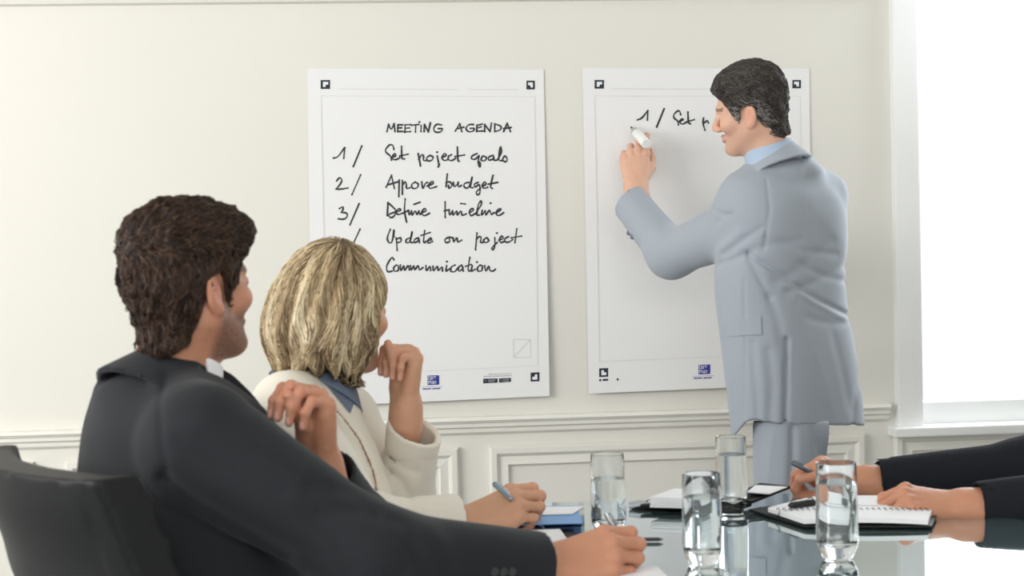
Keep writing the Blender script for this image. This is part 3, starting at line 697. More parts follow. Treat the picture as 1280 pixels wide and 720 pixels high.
# ------------------------------------------------------------------ hand (right; mirrored for the left)
MCP = np.array([(-.027, .090, .004), (-.007, .095, .006), (.013, .091, .004), (.031, .082, -.001)])
FL = [(.042, .025, .022), (.046, .029, .023), (.043, .027, .023), (.033, .020, .021)]
FR = [(.0098, .0088, .0080, .0068), (.0100, .0090, .0082, .0070), (.0096, .0086, .0078, .0066), (.0086, .0076, .0070, .0060)]
def finger_joints(flex, splay, k):
    th = 0; p = MCP[k].copy(); pts = [p.copy()]; sp = splay[k]
    for L, a in zip(FL[k], flex[k]):
        th += math.radians(a); d = np.array([math.sin(math.radians(sp))*math.cos(th), math.cos(math.radians(sp))*math.cos(th), -math.sin(th)])
        p = p+L*d; pts.append(p.copy())
    return pts
class Hand:
    def __init__(s, W, ydir, zdir, left, flex, thumb, splay=(-4, 0, 4, 9), scale=1.0, elbow=None, fore=(.027, .040)):
        s.W = np.asarray(W, float); y = unit(ydir); z = unit(np.asarray(zdir)-y*(np.asarray(zdir)@y)); x = np.cross(y, z)
        s.A = np.stack([x, y, z]); s.mir = -1.0 if left else 1.0; s.sc = scale; s.elbow = elbow; s.fore = fore
        s.J = [finger_joints(flex, splay, k) for k in range(4)]
        t0 = np.array([-.020, .020, -.007]); s.T = [t0]
        for L, dv in zip((.045, .034, .028), thumb): s.T.append(s.T[-1]+L*unit(dv))
    def loc(s, p):
        q = ((p-s.W)@s.A.T)/s.sc; q = q.copy(); q[:, 0] *= s.mir; return q
    def world(s, l):
        l = np.array(l, float); l[0] *= s.mir; return s.W+(l*s.sc)@s.A
    def sdf(s, p):
        q = s.loc(p)
        palm = nell(q, (.001, .056, -.005), (.036, .044, .013))
        for k, x0 in enumerate((-.014, -.005, .006, .014)):
            palm = su(.012, palm, ncone(q, (x0, .006, -.001), MCP[k]+np.array([0, -.004, -.003]), .0155, .0112))
        palm = su(.014, palm, ncone(q, (-.017, .018, -.010), s.T[1], .0165, .0130))
        palm = su(.014, palm, ncone(q, (.020, .018, -.008), (.031, .066, -.008), .013, .011))
        palm = su(.020, palm, ncone(q, (-.009, -.01, 0), (-.010, -.055, 0), .0185, .020), ncone(q, (.009, -.01, 0), (.010, -.055, 0), .0185, .020))
        d = palm
        th = su(.003, ncone(q, s.T[0], s.T[1], .0150, .0120), ncone(q, s.T[1], s.T[2], .0122, .0104), ncone(q, s.T[2], s.T[3], .0106, .0082))
        fs_ = None
        for k in range(4):
            J = s.J[k]; r_ = FR[k]
            c = su(.003, ncone(q, J[0], J[1], r_[0]+.0008, r_[1]), ncone(q, J[1], J[2], r_[1]+.0004, r_[2]), ncone(q, J[2], J[3], r_[2], r_[3]))
            for jn in (1, 2): c = su(.004, c, nell(q, J[jn]+np.array([0, 0, .001]), (r_[jn]*1.04,)*3))
            kn = nell(q, J[0]+np.array([0, -.001, .0035]), (.0098, .0105, .0088)); c = su(.006, c, kn)
            fs_ = c if fs_ is None else su(.0016, fs_, c)
        d = su(.008, d, fs_); d = su(.006, d, th)
        d = d*s.sc
        if s.elbow is not None:
            d = su(.03, d, ncone(p, s.world((0, -.03, 0)), s.elbow, s.fore[0], s.fore[1]))
        d = d+0.0006*vnoise(p, 180)
        return d
    def bounds(s):
        pts = [s.W-.06, s.W+.06]+[s.world(v) for J in s.J for v in J]+[s.world(v) for v in s.T]
        if s.elbow is not None: pts += [s.elbow]
        pts = np.array(pts); return pts.min(0)-.045, pts.max(0)+.045
    def tint(s, p, base, red=(0.80, 0.34, 0.25)):
        q = s.loc(p); c = np.tile(np.array(base), (len(p), 1))
        def blend(w_, col):
            nonlocal c
            c = c*(1-w_[:, None])+np.array(col)*w_[:, None]
        for k in range(4):
            J = s.J[k]
            for j in (0, 1, 2): blend(0.28*np.exp(-((q-J[j])**2).sum(1)/.011**2), red)
            blend(0.35*np.exp(-((q-J[3])**2).sum(1)/.012**2), red)
            t = unit(J[3]-J[2]); sid = np.array([1.0, 0, 0]); nn = unit(np.cross(sid, t)); nl = J[3]+nn*.0045-t*.002
            w_ = (np.abs((q-nl)@t) < .0062) & (np.abs((q-nl)@sid) < .0048) & ((q-J[3])@nn > .0036)
            blend(0.5*w_, (.86, .58, .52))
        blend(0.35*np.exp(-((q-s.T[3])**2).sum(1)/.014**2), red)
        return c
# ------------------------------------------------------------------ hair strands: thin tapered three-sided locks
def locks(roots, flow, fn, length, nseg, rad, cols, off=0.001, jitter=0.15, seed=1, keep=None):
    rg = np.random.default_rng(seed); n = len(roots); p = roots.copy(); path = [p.copy()]; nrm = [normal_of(fn, p)]
    dirn = None; L = length*(0.7+0.6*rg.random(n)); J = rg.normal(0, jitter, (n, 3))
    for i in range(nseg):
        f_ = flow(p, i/nseg)+J; nn = normal_of(fn, p); f_ = f_-nn*(f_*nn).sum(1)[:, None]
        f_ /= np.linalg.norm(f_, axis=1)[:, None]+1e-9
        dirn = f_ if dirn is None else 0.5*dirn+0.5*f_
        p = p+dirn*(L/nseg)[:, None]
        dd = fn(p); nn = normal_of(fn, p); p = p-nn*(dd-off*(1+2.0*rg.random(n)))[:, None]*0.85
        path.append(p.copy()); nrm.append(nn)
    path = np.array(path); nrm = np.array(nrm); m_ = nseg+1
    tan = np.gradient(path, axis=0); tan /= np.linalg.norm(tan, axis=2)[:, :, None]+1e-9
    bi = np.cross(tan, nrm); bi /= np.linalg.norm(bi, axis=2)[:, :, None]+1e-9
    prof = np.array([min(1.0, 0.45+2.2*i/nseg)*(1-(i/nseg)**3*0.9) for i in range(m_)])
    V_ = []
    for ang in (0, 2.094, 4.189):
        V_.append(path+rad*prof[:, None, None]*(math.cos(ang)*1.0*nrm*0.7+math.sin(ang)*1.6*bi))
    V_ = np.array(V_)                                  # 3, m, n, 3
    verts = V_.transpose(2, 1, 0, 3).reshape(-1, 3)
    base = np.arange(n)[:, None, None]*m_*3; seg = np.arange(nseg)[None, :, None]*3
    q = []
    for k in range(3):
        k2 = (k+1) % 3; q.append(np.stack([base+seg+k, base+seg+k2, base+seg+3+k2, base+seg+3+k], -1).reshape(-1, 4))
    return verts, np.concatenate(q), np.repeat(cols, m_*3, 0)
def join(parts):
    vs_, qs_, cs_ = [], [], []; n = 0
    for v, q, c in parts:
        vs_.append(v); qs_.append(np.asarray(q)+n); cs_.append(c); n += len(v)
    return np.concatenate(vs_), np.concatenate(qs_), np.concatenate(cs_)
def sample_surface(verts, quads, n, seed, keep=None):
    rg = np.random.default_rng(seed); c = verts[quads].mean(1)
    if keep is not None: c = c[keep(c)]
    return c[rg.integers(0, len(c), n)]+rg.normal(0, .0012, (n, 3))
# ================================================================== people: shared builders
def put(name, parts, mt, parent=None):
    v, q, c = join(parts)
    t = v[q[:, [0, 1, 2]]]; vol = np.einsum('ij,ij->i', t[:, 0], np.cross(t[:, 1], t[:, 2])).sum()
    return mesh_np(name, v, q, mt, parent, c)
def fixwind(v, q):
    a, b, c = v[q[:, 0]], v[q[:, 1]], v[q[:, 2]]; o = v.mean(0)
    vol = np.einsum('ij,ij->i', a-o, np.cross(b-o, c-o)).sum()
    return q if vol > 0 else q[:, ::-1]
def solid(fn, lo, hi, h, tint=None):
    v, q = surf(fn, lo, hi, h); q = fixwind(v, q)
    c = np.ones((len(v), 3)) if tint is None else (tint(v) if callable(tint) else np.tile(np.array(tint), (len(v), 1)))
    return v, q, c
class Head:
    def __init__(s, c, fwd, up, sc, neck, neckr=(.054, .062), chest=None):
        s.c = np.asarray(c, float); s.A = frame(fwd, up); s.sc = sc; s.neck = np.asarray(neck, float); s.nr = neckr; s.chest = chest
    def loc(s, p): return ((p-s.c)@s.A.T)/s.sc
    def world(s, l): return s.c+(np.asarray(l, float)*s.sc)@s.A
    def sdf(s, p):
        d = head_local(s.loc(p))*s.sc
        d = su(.022, d, ncone(p, s.world((0, -.024, -.045)), s.neck, s.nr[0], s.nr[1]))
        if s.chest is not None: d = su(.06, d, nell(p, s.chest[0], s.chest[1], s.chest[2]))
        return d
    def part(s, base, h=0.0023, **kw):
        lo = np.minimum(s.c-.15, s.neck-.09); hi = np.maximum(s.c+.15, s.neck+.09)
        if s.chest is not None: lo = np.minimum(lo, s.chest[0]-.2); lo[2] = max(lo[2], s.chest[0][2]-.09)
        return solid(s.sdf, lo, hi, h, lambda v: head_tint(s.loc(v), base, **kw))
HLY = [-.14, -.075, -.050, -.036, -.020, -.006, .006, .016, .020, .034, .040, .050, .062, .076, .095]
HLZ = [-.098, -.094, -.080, -.040, .014, .024, .018, -.006, -.026, -.024, .012, .034, .050, .066, .082]
def short_hair(hd, ttop, tside, tnape, quiff=0.0, rough=.0035, hly=HLY, hlz=HLZ):
    def fn(p):
        q = hd.loc(p)
        base = su(.03, nell(q, (0, -.014, .036), (.0745, .094, .083)), ncone(q, (0, -.034, .01), (0, -.040, -.085), .060, .047))
        up = np.clip((q[:, 2]-.03)/.07, 0, 1); nape = np.clip((-.02-q[:, 2])/.05, 0, 1)
        t = tside+(ttop-tside)*up*up*(3-2*up); t = t+(tnape-t)*nape
        if quiff: t = t+quiff*np.exp(-((q[:, 1]-.075)**2/.035**2+(q[:, 2]-.095)**2/.04**2))
        wv = np.stack([q[:, 0]*2.2, q[:, 1]*.9, q[:, 2]*.9], 1)
        t = t+rough*(2*vnoise(wv, 70)+1.2*vnoise(q, 130))
        d = base-t
        zl = np.interp(q[:, 1], hly, hlz)+.006*vnoise(q, 90)
        return smx(.008, d, (zl-q[:, 2])*.75)*hd.sc
    return fn
def hair_tone(rgbs, n, seed):
    rg = np.random.default_rng(seed); pal = np.array([lin(c) for c in rgbs]); return pal[rg.integers(0, len(pal), n)]*(0.8+0.45*rg.random(n))[:, None]
def collar(p, N, axis, r, th, h, flare=0.0, fwd=None, gap=0.0):
    a = unit(axis); q = p-np.asarray(N, float); z = q@a; rad = q-z[:, None]*a; rr = np.linalg.norm(rad, axis=1)-flare*(-z)
    dx = np.abs(rr-r)-th; dz = np.abs(z)-h
    d = np.hypot(np.maximum(dx, 0), np.maximum(dz, 0))+np.minimum(np.maximum(dx, dz), 0)-.002
    if fwd is not None: d = np.maximum(d, gap*0+((q@unit(fwd))-gap))
    return d
def sleeve(p, S, E, Wr, r, cuff_tilt=None, hollow=.008, k=.03):
    d = su(k, ncone(p, S, E, r[0], r[1]), ncone(p, E, Wr, r[1]*1.0, r[2]))
    ax = unit(np.asarray(Wr)-np.asarray(E)); n = ax if cuff_tilt is None else unit(ax+cuff_tilt)
    near = ((p-np.asarray(Wr))@n)
    far = np.linalg.norm(p-np.asarray(Wr), axis=1) < .22
    d = np.where(far, np.maximum(d, near), d)
    inner = ncone(p, np.asarray(Wr)-ax*.07, np.asarray(Wr)+ax*.05, r[2]-hollow, r[2]-hollow+.001)
    return np.maximum(d, -inner)
def folds(p, axis, amp, s1=22, s2=9):
    a = unit(axis); z = p@a; q = p-z[:, None]*a*.72
    return amp*(1.3*vnoise(q, s2)+.8*vnoise(q+3.1, s1))
def shoe(pos, fwd, h=0.006):
    pos = np.asarray(pos, float); f = unit(fwd); u = np.array([0, 0, 1.0]); s_ = np.cross(f, u); ax = np.stack([s_, f, u])
    def fn(p):
        d = su(.05, nell(p, pos+f*.10+u*.03, (.045, .10, .04), ax), nell(p, pos+u*.045, (.038, .06, .06), ax), ncone(p, pos+u*.06, pos+u*.11, .042, .045))
        return np.maximum(d, .004-p[:, 2])
    return solid(fn, pos-.26, pos+np.array([.26, .26, .16]), h)
def chest_opening(p, N, f, half=.085, drop=.30):
    # the V where the jacket fronts part over the shirt
    f = unit(np.array([f[0], f[1], 0])); s_ = np.cross(f, [0, 0, 1.0]); q = p-np.asarray(N, float)
    z = q[:, 2]; return np.maximum(np.maximum(np.abs(q@s_)-half*np.clip((z+drop)/drop, 0, 1.3), -drop-z), .02-q@f)
PAL = dict(skin_m=lin((196, 140, 112)), skin_f=lin((206, 158, 128)), skin_s=lin((218, 174, 150)))
# ================================================================== the standing man, writing
D0 = 3.95
st_head = Head(P(937, 136, D0), V(-math.cos(.42), -.20, math.sin(.42)), V(-.16, 1, -.24), .87, P(966, 208, D0+.02), (.052, .060),
               (P(978, 285, D0+.05), (.12, .08, .07), None))
st_hand = Hand(P(795, 229, 4.355), V(.02, .93, .36), V(-.10, .30, -.95), True,
               ((2, 40, 30), (22, 60, 40), (42, 72, 45), (50, 75, 45)), ((-.46, .82, -.34), (-.10, .94, -.32), (.16, .95, -.28)), (-3, 0, 3, 7), 1.0, P(835, 318, 4.16), (.026, .040))
st_rhand = Hand(P(975, 425, 4.22), V(-.9, -.25, .2), V(.2, .3, .9), False, ((40, 40, 20),)*4, ((-.5, .75, -.35), (-.3, .9, -.3), (-.1, .95, -.3)), scale=1.0, elbow=P(1022, 398, 4.22), fore=(.027, .036))
base = PAL['skin_s']
standing = put('person', [st_head.part(base, stubble=.14), solid(st_hand.sdf, *st_hand.bounds(), .0019, lambda v: st_hand.tint(v, base)),
                          solid(st_rhand.sdf, *st_rhand.bounds(), .003, lambda v: st_rhand.tint(v, base))], M['skin'])
tag(standing, 'standing man in a pale grey suit writing on the wall sheet with his left hand', 'person')
hf = short_hair(st_head, .017, .0075, .006, .006)
hv = solid(hf, st_head.c-.16, st_head.c+.16, .0026, lambda v: np.array([lin((64, 59, 57))]*len(v))*np.clip(0.85+.5*np.clip((.035-st_head.loc(v)[:, 2])/.06, 0, 1)*(st_head.loc(v)[:, 1] > -.06), .8, 1.6)[:, None])
def st_flow(p, t):
    q = st_head.loc(p); f = np.stack([q[:, 0]*3, np.where(q[:, 2] > .06, .5, -.9)+0*q[:, 0], np.where(q[:, 2] > .06, .1, -.8)+0*q[:, 0]], 1); return f@st_head.A
rt = sample_surface(hv[0], hv[1], 8000, 2, lambda c: hf(c) > -.001)
tone = hair_tone([(58, 53, 50), (78, 72, 68), (96, 90, 86), (66, 61, 58)], len(rt), 3)
g_ = st_head.loc(rt); gray = np.clip((.045-g_[:, 2])/.04, 0, 1)*np.clip((g_[:, 1]+.075)/.03, 0, 1)*np.clip((g_[:, 2]+.05)/.02, 0, 1)
rg_ = np.random.default_rng(5); tone = np.where((rg_.random(len(rt)) < .65*gray)[:, None], np.array(lin((150, 146, 142)))*(.7+.5*rg_.random(len(rt)))[:, None], tone)
put('hair', [hv, locks(rt, st_flow, hf, .024, 4, .0008, tone, .0008, .35, 4)], M['hair'], standing)
# jacket
rows = [(203, 944, 1012), (214, 926, 1030), (228, 912, 1046), (246, 904, 1058), (270, 900, 1064), (305, 897, 1064), (345, 895, 1061), (372, 896, 1062), (402, 899, 1067),
        (440, 904, 1075), (480, 909, 1081), (528, 915, 1085), (552, 917, 1087)]
sS, sE, sW = P(942, 274, 3.95), P(839, 318, 4.14), P(787, 252, 4.315)
rS, rE, rW = P(1020, 266, 4.10), P(1024, 398, 4.21), P(985, 422, 4.25)
BETA_S = math.radians(38)
st_cr = [([(958, 296), (1000, 312), (1045, 318)], .0028, .008), ([(952, 284), (930, 300), (905, 318)], .003, .007), ([(1000, 240), (1030, 270), (1050, 300)], -.002, .02), ([(940, 430), (945, 480), (948, 520)], .003, .009), ([(1040, 415), (1052, 460), (1062, 510)], .0025, .010), ([(1000, 330), (1030, 345), (1058, 352)], .003, .008), ([(870, 290), (874, 310), (868, 335)], .003, .008), ([(936, 317), (955, 330), (985, 350), (1020, 373), (1060, 394)], .006, .006), ([(955, 338), (990, 362), (1030, 384), (1058, 400)], -.003, .008), ([(936, 322), (950, 350), (962, 372)], .0035, .007), ([(930, 316), (960, 306), (1000, 300)], .003, .010),
         ([(983, 424), (982, 470), (981, 528)], .010, .006), ([(930, 352), (932, 420), (931, 520)], .0016, .004), ([(958, 225), (962, 262), (955, 312)], .0028, .0035),
         ([(893, 262), (903, 268), (915, 268)], .006, .006), ([(1040, 300), (1000, 335), (970, 352)], .003, .012), ([(1058, 330), (1020, 352), (985, 365)], .0035, .010), ([(962, 372), (972, 400), (978, 430)], .004, .012),
         ([(1066, 400), (1040, 405), (1010, 398)], .003, .010), ([(1010, 420), (1030, 470), (1045, 528)], -.0012, .012), ([(960, 440), (965, 480), (962, 528)], .004, .012), ([(1076, 470), (1068, 500), (1066, 530)], .004, .008),
         ([(846, 283), (832, 300), (822, 332)], .006, .006), ([(838, 285), (820, 300), (808, 318)], .0045, .006), ([(826, 268), (812, 284), (798, 300)], .004, .006), ([(856, 282), (852, 300), (840, 345)], .004, .007),
         ([(812, 250), (800, 266), (790, 290)], .003, .006), ([(935, 318), (900, 330), (865, 338)], .004, .008), ([(900, 275), (880, 292), (862, 312)], .004, .008), ([(925, 290), (900, 310), (880, 330)], -.003, .010),
         ([(1000, 200), (1005, 260), (1003, 330), (995, 400)], .0010, .004)]
def st_jacket(p):
    u_ = p
    d = loft(p, rows, D0+.02, BETA_S, .62, .03, 2.4)
    d = su(.035, d, ncone(p, P(962, 215, 3.96), P(938, 244, 3.95), .040, .068), ncone(p, P(980, 212, 4.02), P(1030, 242, 4.08), .045, .058))
    d = su(.03, d, nell(p, P(980, 214, 3.99), (.095, .085, .040)))
    # hem line
    x, y, z = pix(p); hem = np.interp(x, [900, 912, 918, 934, 946, 960, 1085], [535, 545, 545, 526, 524, 529, 532]); d = np.maximum(d, (y-hem)*z/FPX)
    a = su(.05, sleeve(p, sS, sE, sW, (.076, .057, .050), V(-.35, .1, 0), k=.04), nell(p, P(930, 264, 3.94), (.062, .062, .06)))
    d = su(.028, d, a)
    d = su(.02, d, sleeve(p, rS, rE, rW, (.066, .052, .045)))
    d = su(.006, d, collar(p, P(968, 199, D0+.015), V(-.30, .88, .18), .066, .005, .026, .6))
    d = d+folds(p, V(.3, .9, .1), .0022, 20, 9)+creases(p, st_cr)*np.clip((4.02+(x-930)*.0016-z)/.06, 0, 1)
    return d
lo = np.array([0.25, 3.6, .70]); hi = np.array([1.42, 4.44, 1.74])
jk = put('suit_jacket', [solid(st_jacket, lo, hi, .0046)], M['greysuit'], standing)
def on_surface(fn, poly, d0, d1, lift):
    out = []
    for px, py in poly:
        h_ = hit(fn, px, py, d0, d1)
        if h_ is not None: out.append(h_-unit(ray(px, py))*lift)
    return out
def patch(name, fn, quad, d0, d1, lift, mt, parent, nu=10, nv=4, th=.003):
    """a sewn-on piece of cloth that follows the garment below it"""
    A_, B_, C_, D_ = [np.array(v, float) for v in quad]; g = []
    for j in range(nv+1):
        for i in range(nu+1):
            u, v = i/nu, j/nv; q = (A_*(1-u)+B_*u)*(1-v)+(D_*(1-u)+C_*u)*v
            h_ = hit(fn, q[0], q[1], d0, d1)
            if h_ is None: h_ = g[-1]
            g.append(h_-unit(ray(*q))*lift)
    N = len(g); back = [v+F*(th+lift) for v in g]; fs_ = []; w_ = nu+1
    for j in range(nv):
        for i in range(nu):
            a = j*w_+i; fs_.append((a, a+w_, a+w_+1, a+1)); fs_.append((N+a, N+a+1, N+a+w_+1, N+a+w_))
    for i in range(nu):
        fs_.append((i, i+1, N+i+1, N+i)); a = nv*w_+i; fs_.append((a, N+a, N+a+1, a+1))
    for j in range(nv):
        a = j*w_; fs_.append((a, N+a, N+a+w_, a+w_)); a += nu; fs_.append((a, a+w_, N+a+w_, N+a))
    return MB().add(g+back, fs_).build(name, mt, parent, smooth=True)
patch('pocket_flap', st_jacket, [(899, 400), (951, 396), (952, 418), (902, 421)], 3.4, 4.3, .004, M['greysuit'], jk)
for (bx, by) in ((778, 281), (782, 286), (786.5, 291), (791, 296)):
    h_ = hit(st_jacket, bx, by, 3.8, 4.5)
    if h_ is not None: MB().lathe([(0, -.002), (.0065, -.002), (.0075, .001), (.0065, .003), (0, .0035)], (0, 0, 0), 14).build('cuff_button', M['darkmetal'], jk, smooth=True).data.transform(Matrix.Translation(Vector(h_))@Vector(-F).to_track_quat('Z', 'Y').to_matrix().to_4x4())
put('shirt', [solid(lambda p: su(.004, collar(p, P(964, 197, D0+.012), V(-.30, .88, .18), .0615, .003, .028, .2), ncone(p, P(966, 212, D0+.02), P(968, 235, D0+.03), .055, .07)), P(966, 205, D0)-.14, P(966, 205, D0)+.14, .003)], M['blueshirt'], standing)
lh, rh = P(983, 520, D0-.02), P(1029, 520, D0+.08)
lf = np.array([*P(976, 930, D0-.04)[:2], 0.0]); rf = np.array([*P(1030, 930, D0+.12)[:2], 0.0])
tr_cr = [([(990, 535), (990, 570), (988, 610)], .012, .007), ([(965, 540), (962, 575), (958, 612)], -.003, .006), ([(1010, 540), (1020, 580), (1022, 612)], -.003, .007)]
def st_trs(p):
    z0 = np.array([0, 0, .05])
    d = su(.03, ncone(p, lh, (lh+lf)/2, .082, .070), ncone(p, (lh+lf)/2, lf+z0, .072, .058))
    d2 = su(.03, ncone(p, rh, (rh+rf)/2, .084, .072), ncone(p, (rh+rf)/2, rf+z0, .074, .058))
    d = su(.012, d, d2, nell(p, (lh+rh)/2+np.array([0, 0, .0]), (.125, .110, .12)))
    x, y, z = pix(p)
    d = np.maximum(np.maximum(d, .03-p[:, 2]), (526-y)*z/FPX); return d+folds(p, V(0, 1, 0), .003, 20, 8)+creases(p, tr_cr)*(y > 500)
put('suit_trousers', [solid(st_trs, (0.35, 3.6, .02), (1.1, 4.4, 1.05), .007)], M['greysuit'], standing)
fw = V(-.6, 0, .75)
for q in (lf, rf): put('shoe', [shoe(q, (fw[0], fw[1], 0))], M['shoe'], standing)
# marker in his hand
mk0 = st_hand.world((.012, .098, -.030))
a = P(808, 180, 4.318); b = P(789, 159, 4.472)
# ================================================================== the seated man in the charcoal suit
m_f = V(math.cos(.85), .08, math.sin(.85))
sm_head = Head(P(239, 358, 2.40), m_f, V(-.02, 1, -.02), .93, P(218, 478, 2.42), (.056, .064), (P(222, 560, 2.44), (.11, .10, .09), None))
sm_hand = Hand(P(688, 707, 2.41), V(.93, .20, .22), V(-.10, .62, -.72), False,
               ((18, 72, 35), (26, 78, 38), (32, 80, 40), (36, 80, 40)), ((-.20, .85, -.45), (.20, .78, -.55), (.25, .75, -.60)), (3, 1, -1, -4), 1.08, P(470, 700, 2.23), (.028, .042))
sm_left = Hand(P(401, 568, 2.43), V(-.10, .95, -.18), V(.62, .12, .70), True,
               ((62, 62, 30), (64, 64, 30), (66, 66, 30), (68, 66, 32)), ((.5, .75, -.45), (.2, .85, -.5), (0, .9, -.4)), (-3, 0, 3, 7), 1.0, P(445, 668, 2.62), (.027, .040))
base = PAL['skin_m']
seated_man = put('person', [sm_head.part(base, stubble=.78), solid(sm_hand.sdf, *sm_hand.bounds(), .0017, lambda v: sm_hand.tint(v, base)),
                            solid(sm_left.sdf, *sm_left.bounds(), .0017, lambda v: sm_left.tint(v, base))], M['skin'])
tag(seated_man, 'bearded dark-haired man in a charcoal suit seated nearest the viewer, seen from behind', 'person')
SHZ = [-.105, -.100, -.085, -.040, .018, .028, .022, -.004, -.034, -.034, .008, .030, .050, .064, .082]
sm_hf = short_hair(sm_head, .024, .010, .007, .018, .006, HLY, SHZ)
hv = solid(sm_hf, sm_head.c-.17, sm_head.c+.17, .0026, lin((46, 33, 27)))
def sm_flow(p, t):
    q = sm_head.loc(p); w_ = np.clip((q[:, 2]-.02)/.07, 0, 1)
    f = np.stack([q[:, 0]*2+.15, -.45+1.35*w_, -.9+1.15*w_], 1); return f@sm_head.A
rt = sample_surface(hv[0], hv[1], 9000, 12, lambda c: sm_hf(c) > -.001)
tone = hair_tone([(44, 31, 25), (60, 43, 34), (84, 62, 47), (38, 28, 24), (70, 50, 38)], len(rt), 13)
put('hair', [hv, locks(rt, sm_flow, sm_hf, .040, 6, .0009, tone, .001, .22, 14)], M['hair'], seated_man)
m_body = np.array([1.0, .30, 0])
rows = [(462, 150, 268), (474, 130, 292), (486, 116, 312), (505, 104, 328), (545, 96, 352), (620, 88, 366), (720, 84, 384), (850, 84, 400), (900, 90, 400)]
mS, mE, mW = P(252, 560, 2.27), P(466, 698, 2.23), P(673, 702, 2.395)
nS, nE, nW = P(200, 545, 2.60), P(445, 668, 2.62), P(411, 590, 2.475)
sm_cr = [([(207, 470), (200, 505), (203, 560), (212, 600)], .0035, .005), ([(205, 596), (240, 622), (288, 650), (362, 692)], .010, .011), ([(225, 555), (290, 590), (350, 615)], .0035, .012), ([(250, 530), (320, 560), (380, 590)], -.003, .014),
         ([(400, 640), (450, 640), (500, 655)], .004, .010), ([(390, 610), (430, 615), (470, 640)], .003, .010), ([(470, 650), (500, 680), (520, 715)], .003, .010), ([(540, 660), (560, 690), (565, 718)], -.002, .012),
         ([(330, 520), (380, 565), (410, 590)], -.002, .014), ([(380, 640), (420, 670), (440, 710)], .004, .012)]
def sm_jacket(p):
    d = loft(p, rows, 2.42, math.radians(20)-math.pi/2+0, .74, .03, 2.4)
    d = su(.03, d, nell(p, P(212, 486, 2.43), (.11, .12, .036)))
    d = su(.05, d, ncone(p, P(225, 506, 2.36), mS+U*.02, .050, .072), ncone(p, P(215, 506, 2.48), nS+U*.02, .05, .068))
    d = smx(.006, d, -chest_opening(p, P(223, 470, 2.41), m_body, .068))
    a = sleeve(p, mS, mE, mW, (.090, .064, .043), None, .006, .05); b_ = sleeve(p, nS, nE, nW, (.080, .060, .042), None, .006, .04)
    d = su(.014, d, a); d = su(.02, d, b_)
    d = su(.010, d, collar(p, P(221, 467, 2.41)-unit(U*.78+.60*m_f)*.016, U*.78+.60*m_f, .073, .006, .044, .62))
    x, y, z = pix(p)
    return d+folds(p, V(.65, -.6, .2), .005, 20, 8)+creases(p, sm_cr)*np.clip((2.36-z)/.04, 0, 1)
sm_jk = put('suit_jacket', [solid(sm_jacket, P(140, 620, 2.42)-np.array([.22, .42, .42]), P(700, 560, 2.5)+np.array([.06, .36, .27]), .0046)], M['charcoal'], seated_man)
for k in range(3):
    h_ = hit(sm_jacket, 618+k*11, 714, 2.0, 2.6)
    if h_ is not None: MB().lathe([(0, -.002), (.006, -.002), (.007, .001), (.006, .003), (0, .0035)], (0, 0, 0), 14).build('cuff_button', M['blackplastic'], sm_jk, smooth=True).data.transform(Matrix.Translation(Vector(h_))@Vector(-F).to_track_quat('Z', 'Y').to_matrix().to_4x4())
put('shirt', [solid(lambda p: np.maximum(su(.004, collar(p, P(223, 464, 2.41), U*.90+.34*m_f, .0635, .003, .022, .25), ncone(p, P(228, 505, 2.43), P(235, 535, 2.46), .045, .06)), .005-(p-P(223, 464, 2.41))@m_f), P(222, 470, 2.41)-.15, P(222, 470, 2.41)+.15, .003)], M['whiteshirt'], seated_man)
sm_rows = rows
put('shirt_front', [solid(lambda p: smx(.004, loft(p, sm_rows, 2.42, math.radians(20)-math.pi/2, .74, .03, 2.4)+.016, chest_opening(p, P(223, 470, 2.41), m_body, .068)-.012), P(280, 590, 2.42)-.28, P(280, 560, 2.42)+.28, .006)], M['whiteshirt'], seated_man)
def legs(hip_l, hip_r, fwd, zk, ft):
    f = unit(np.array([fwd[0], fwd[1], 0])); out = []
    for hp in (hip_l, hip_r):
        kn = np.array([*(hp+f*.44)[:2], zk]); ank = np.array([*(kn+f*.02)[:2], .06]); out.append((hp, kn, ank))
    return out
def trousers_fn(lg, r0=.092):
    def fn(p):
        d = None
        for hp, kn, an in lg:
            c = su(.04, ncone(p, hp, kn, r0, .068), ncone(p, kn, an, .068, .055)); d = c if d is None else su(.02, d, c)
        c0 = (lg[0][0]+lg[1][0])/2
        d = su(.05, d, nell(p, c0+np.array([0, 0, .02]), (.17, .17, .11)))
        return np.maximum(d, .03-p[:, 2])+folds(p, (1, 0, .2), .004, 18, 8)
    return fn
def seat_lower(person, hip, fwd, mt, zk=.50, w_=.10):
    f = unit(np.array([fwd[0], fwd[1], 0])); s_ = np.cross(f, [0, 0, 1.0])
    lg = legs(hip-s_*w_, hip+s_*w_, f, zk, None)
    a_ = np.array([q for l in lg for q in l]); put('trousers', [solid(trousers_fn(lg), a_.min(0)-.24, a_.max(0)+.2, .009)], mt, person)
    for hp, kn, an in lg: put('shoe', [shoe((an[0], an[1], 0), f, .007)], M['shoe'], person)
hipm = P(222, 862, 2.44); hipm = np.array([hipm[0], hipm[1], .545])
seat_lower(seated_man, hipm, m_body, M['charcoal'])
pen('ballpoint_pen', P(757, 641, 2.46), P(796, 714, 2.47), .0042, M['metal'], M['darkmetal'], 'slim pen in the right hand of the seated bearded man')
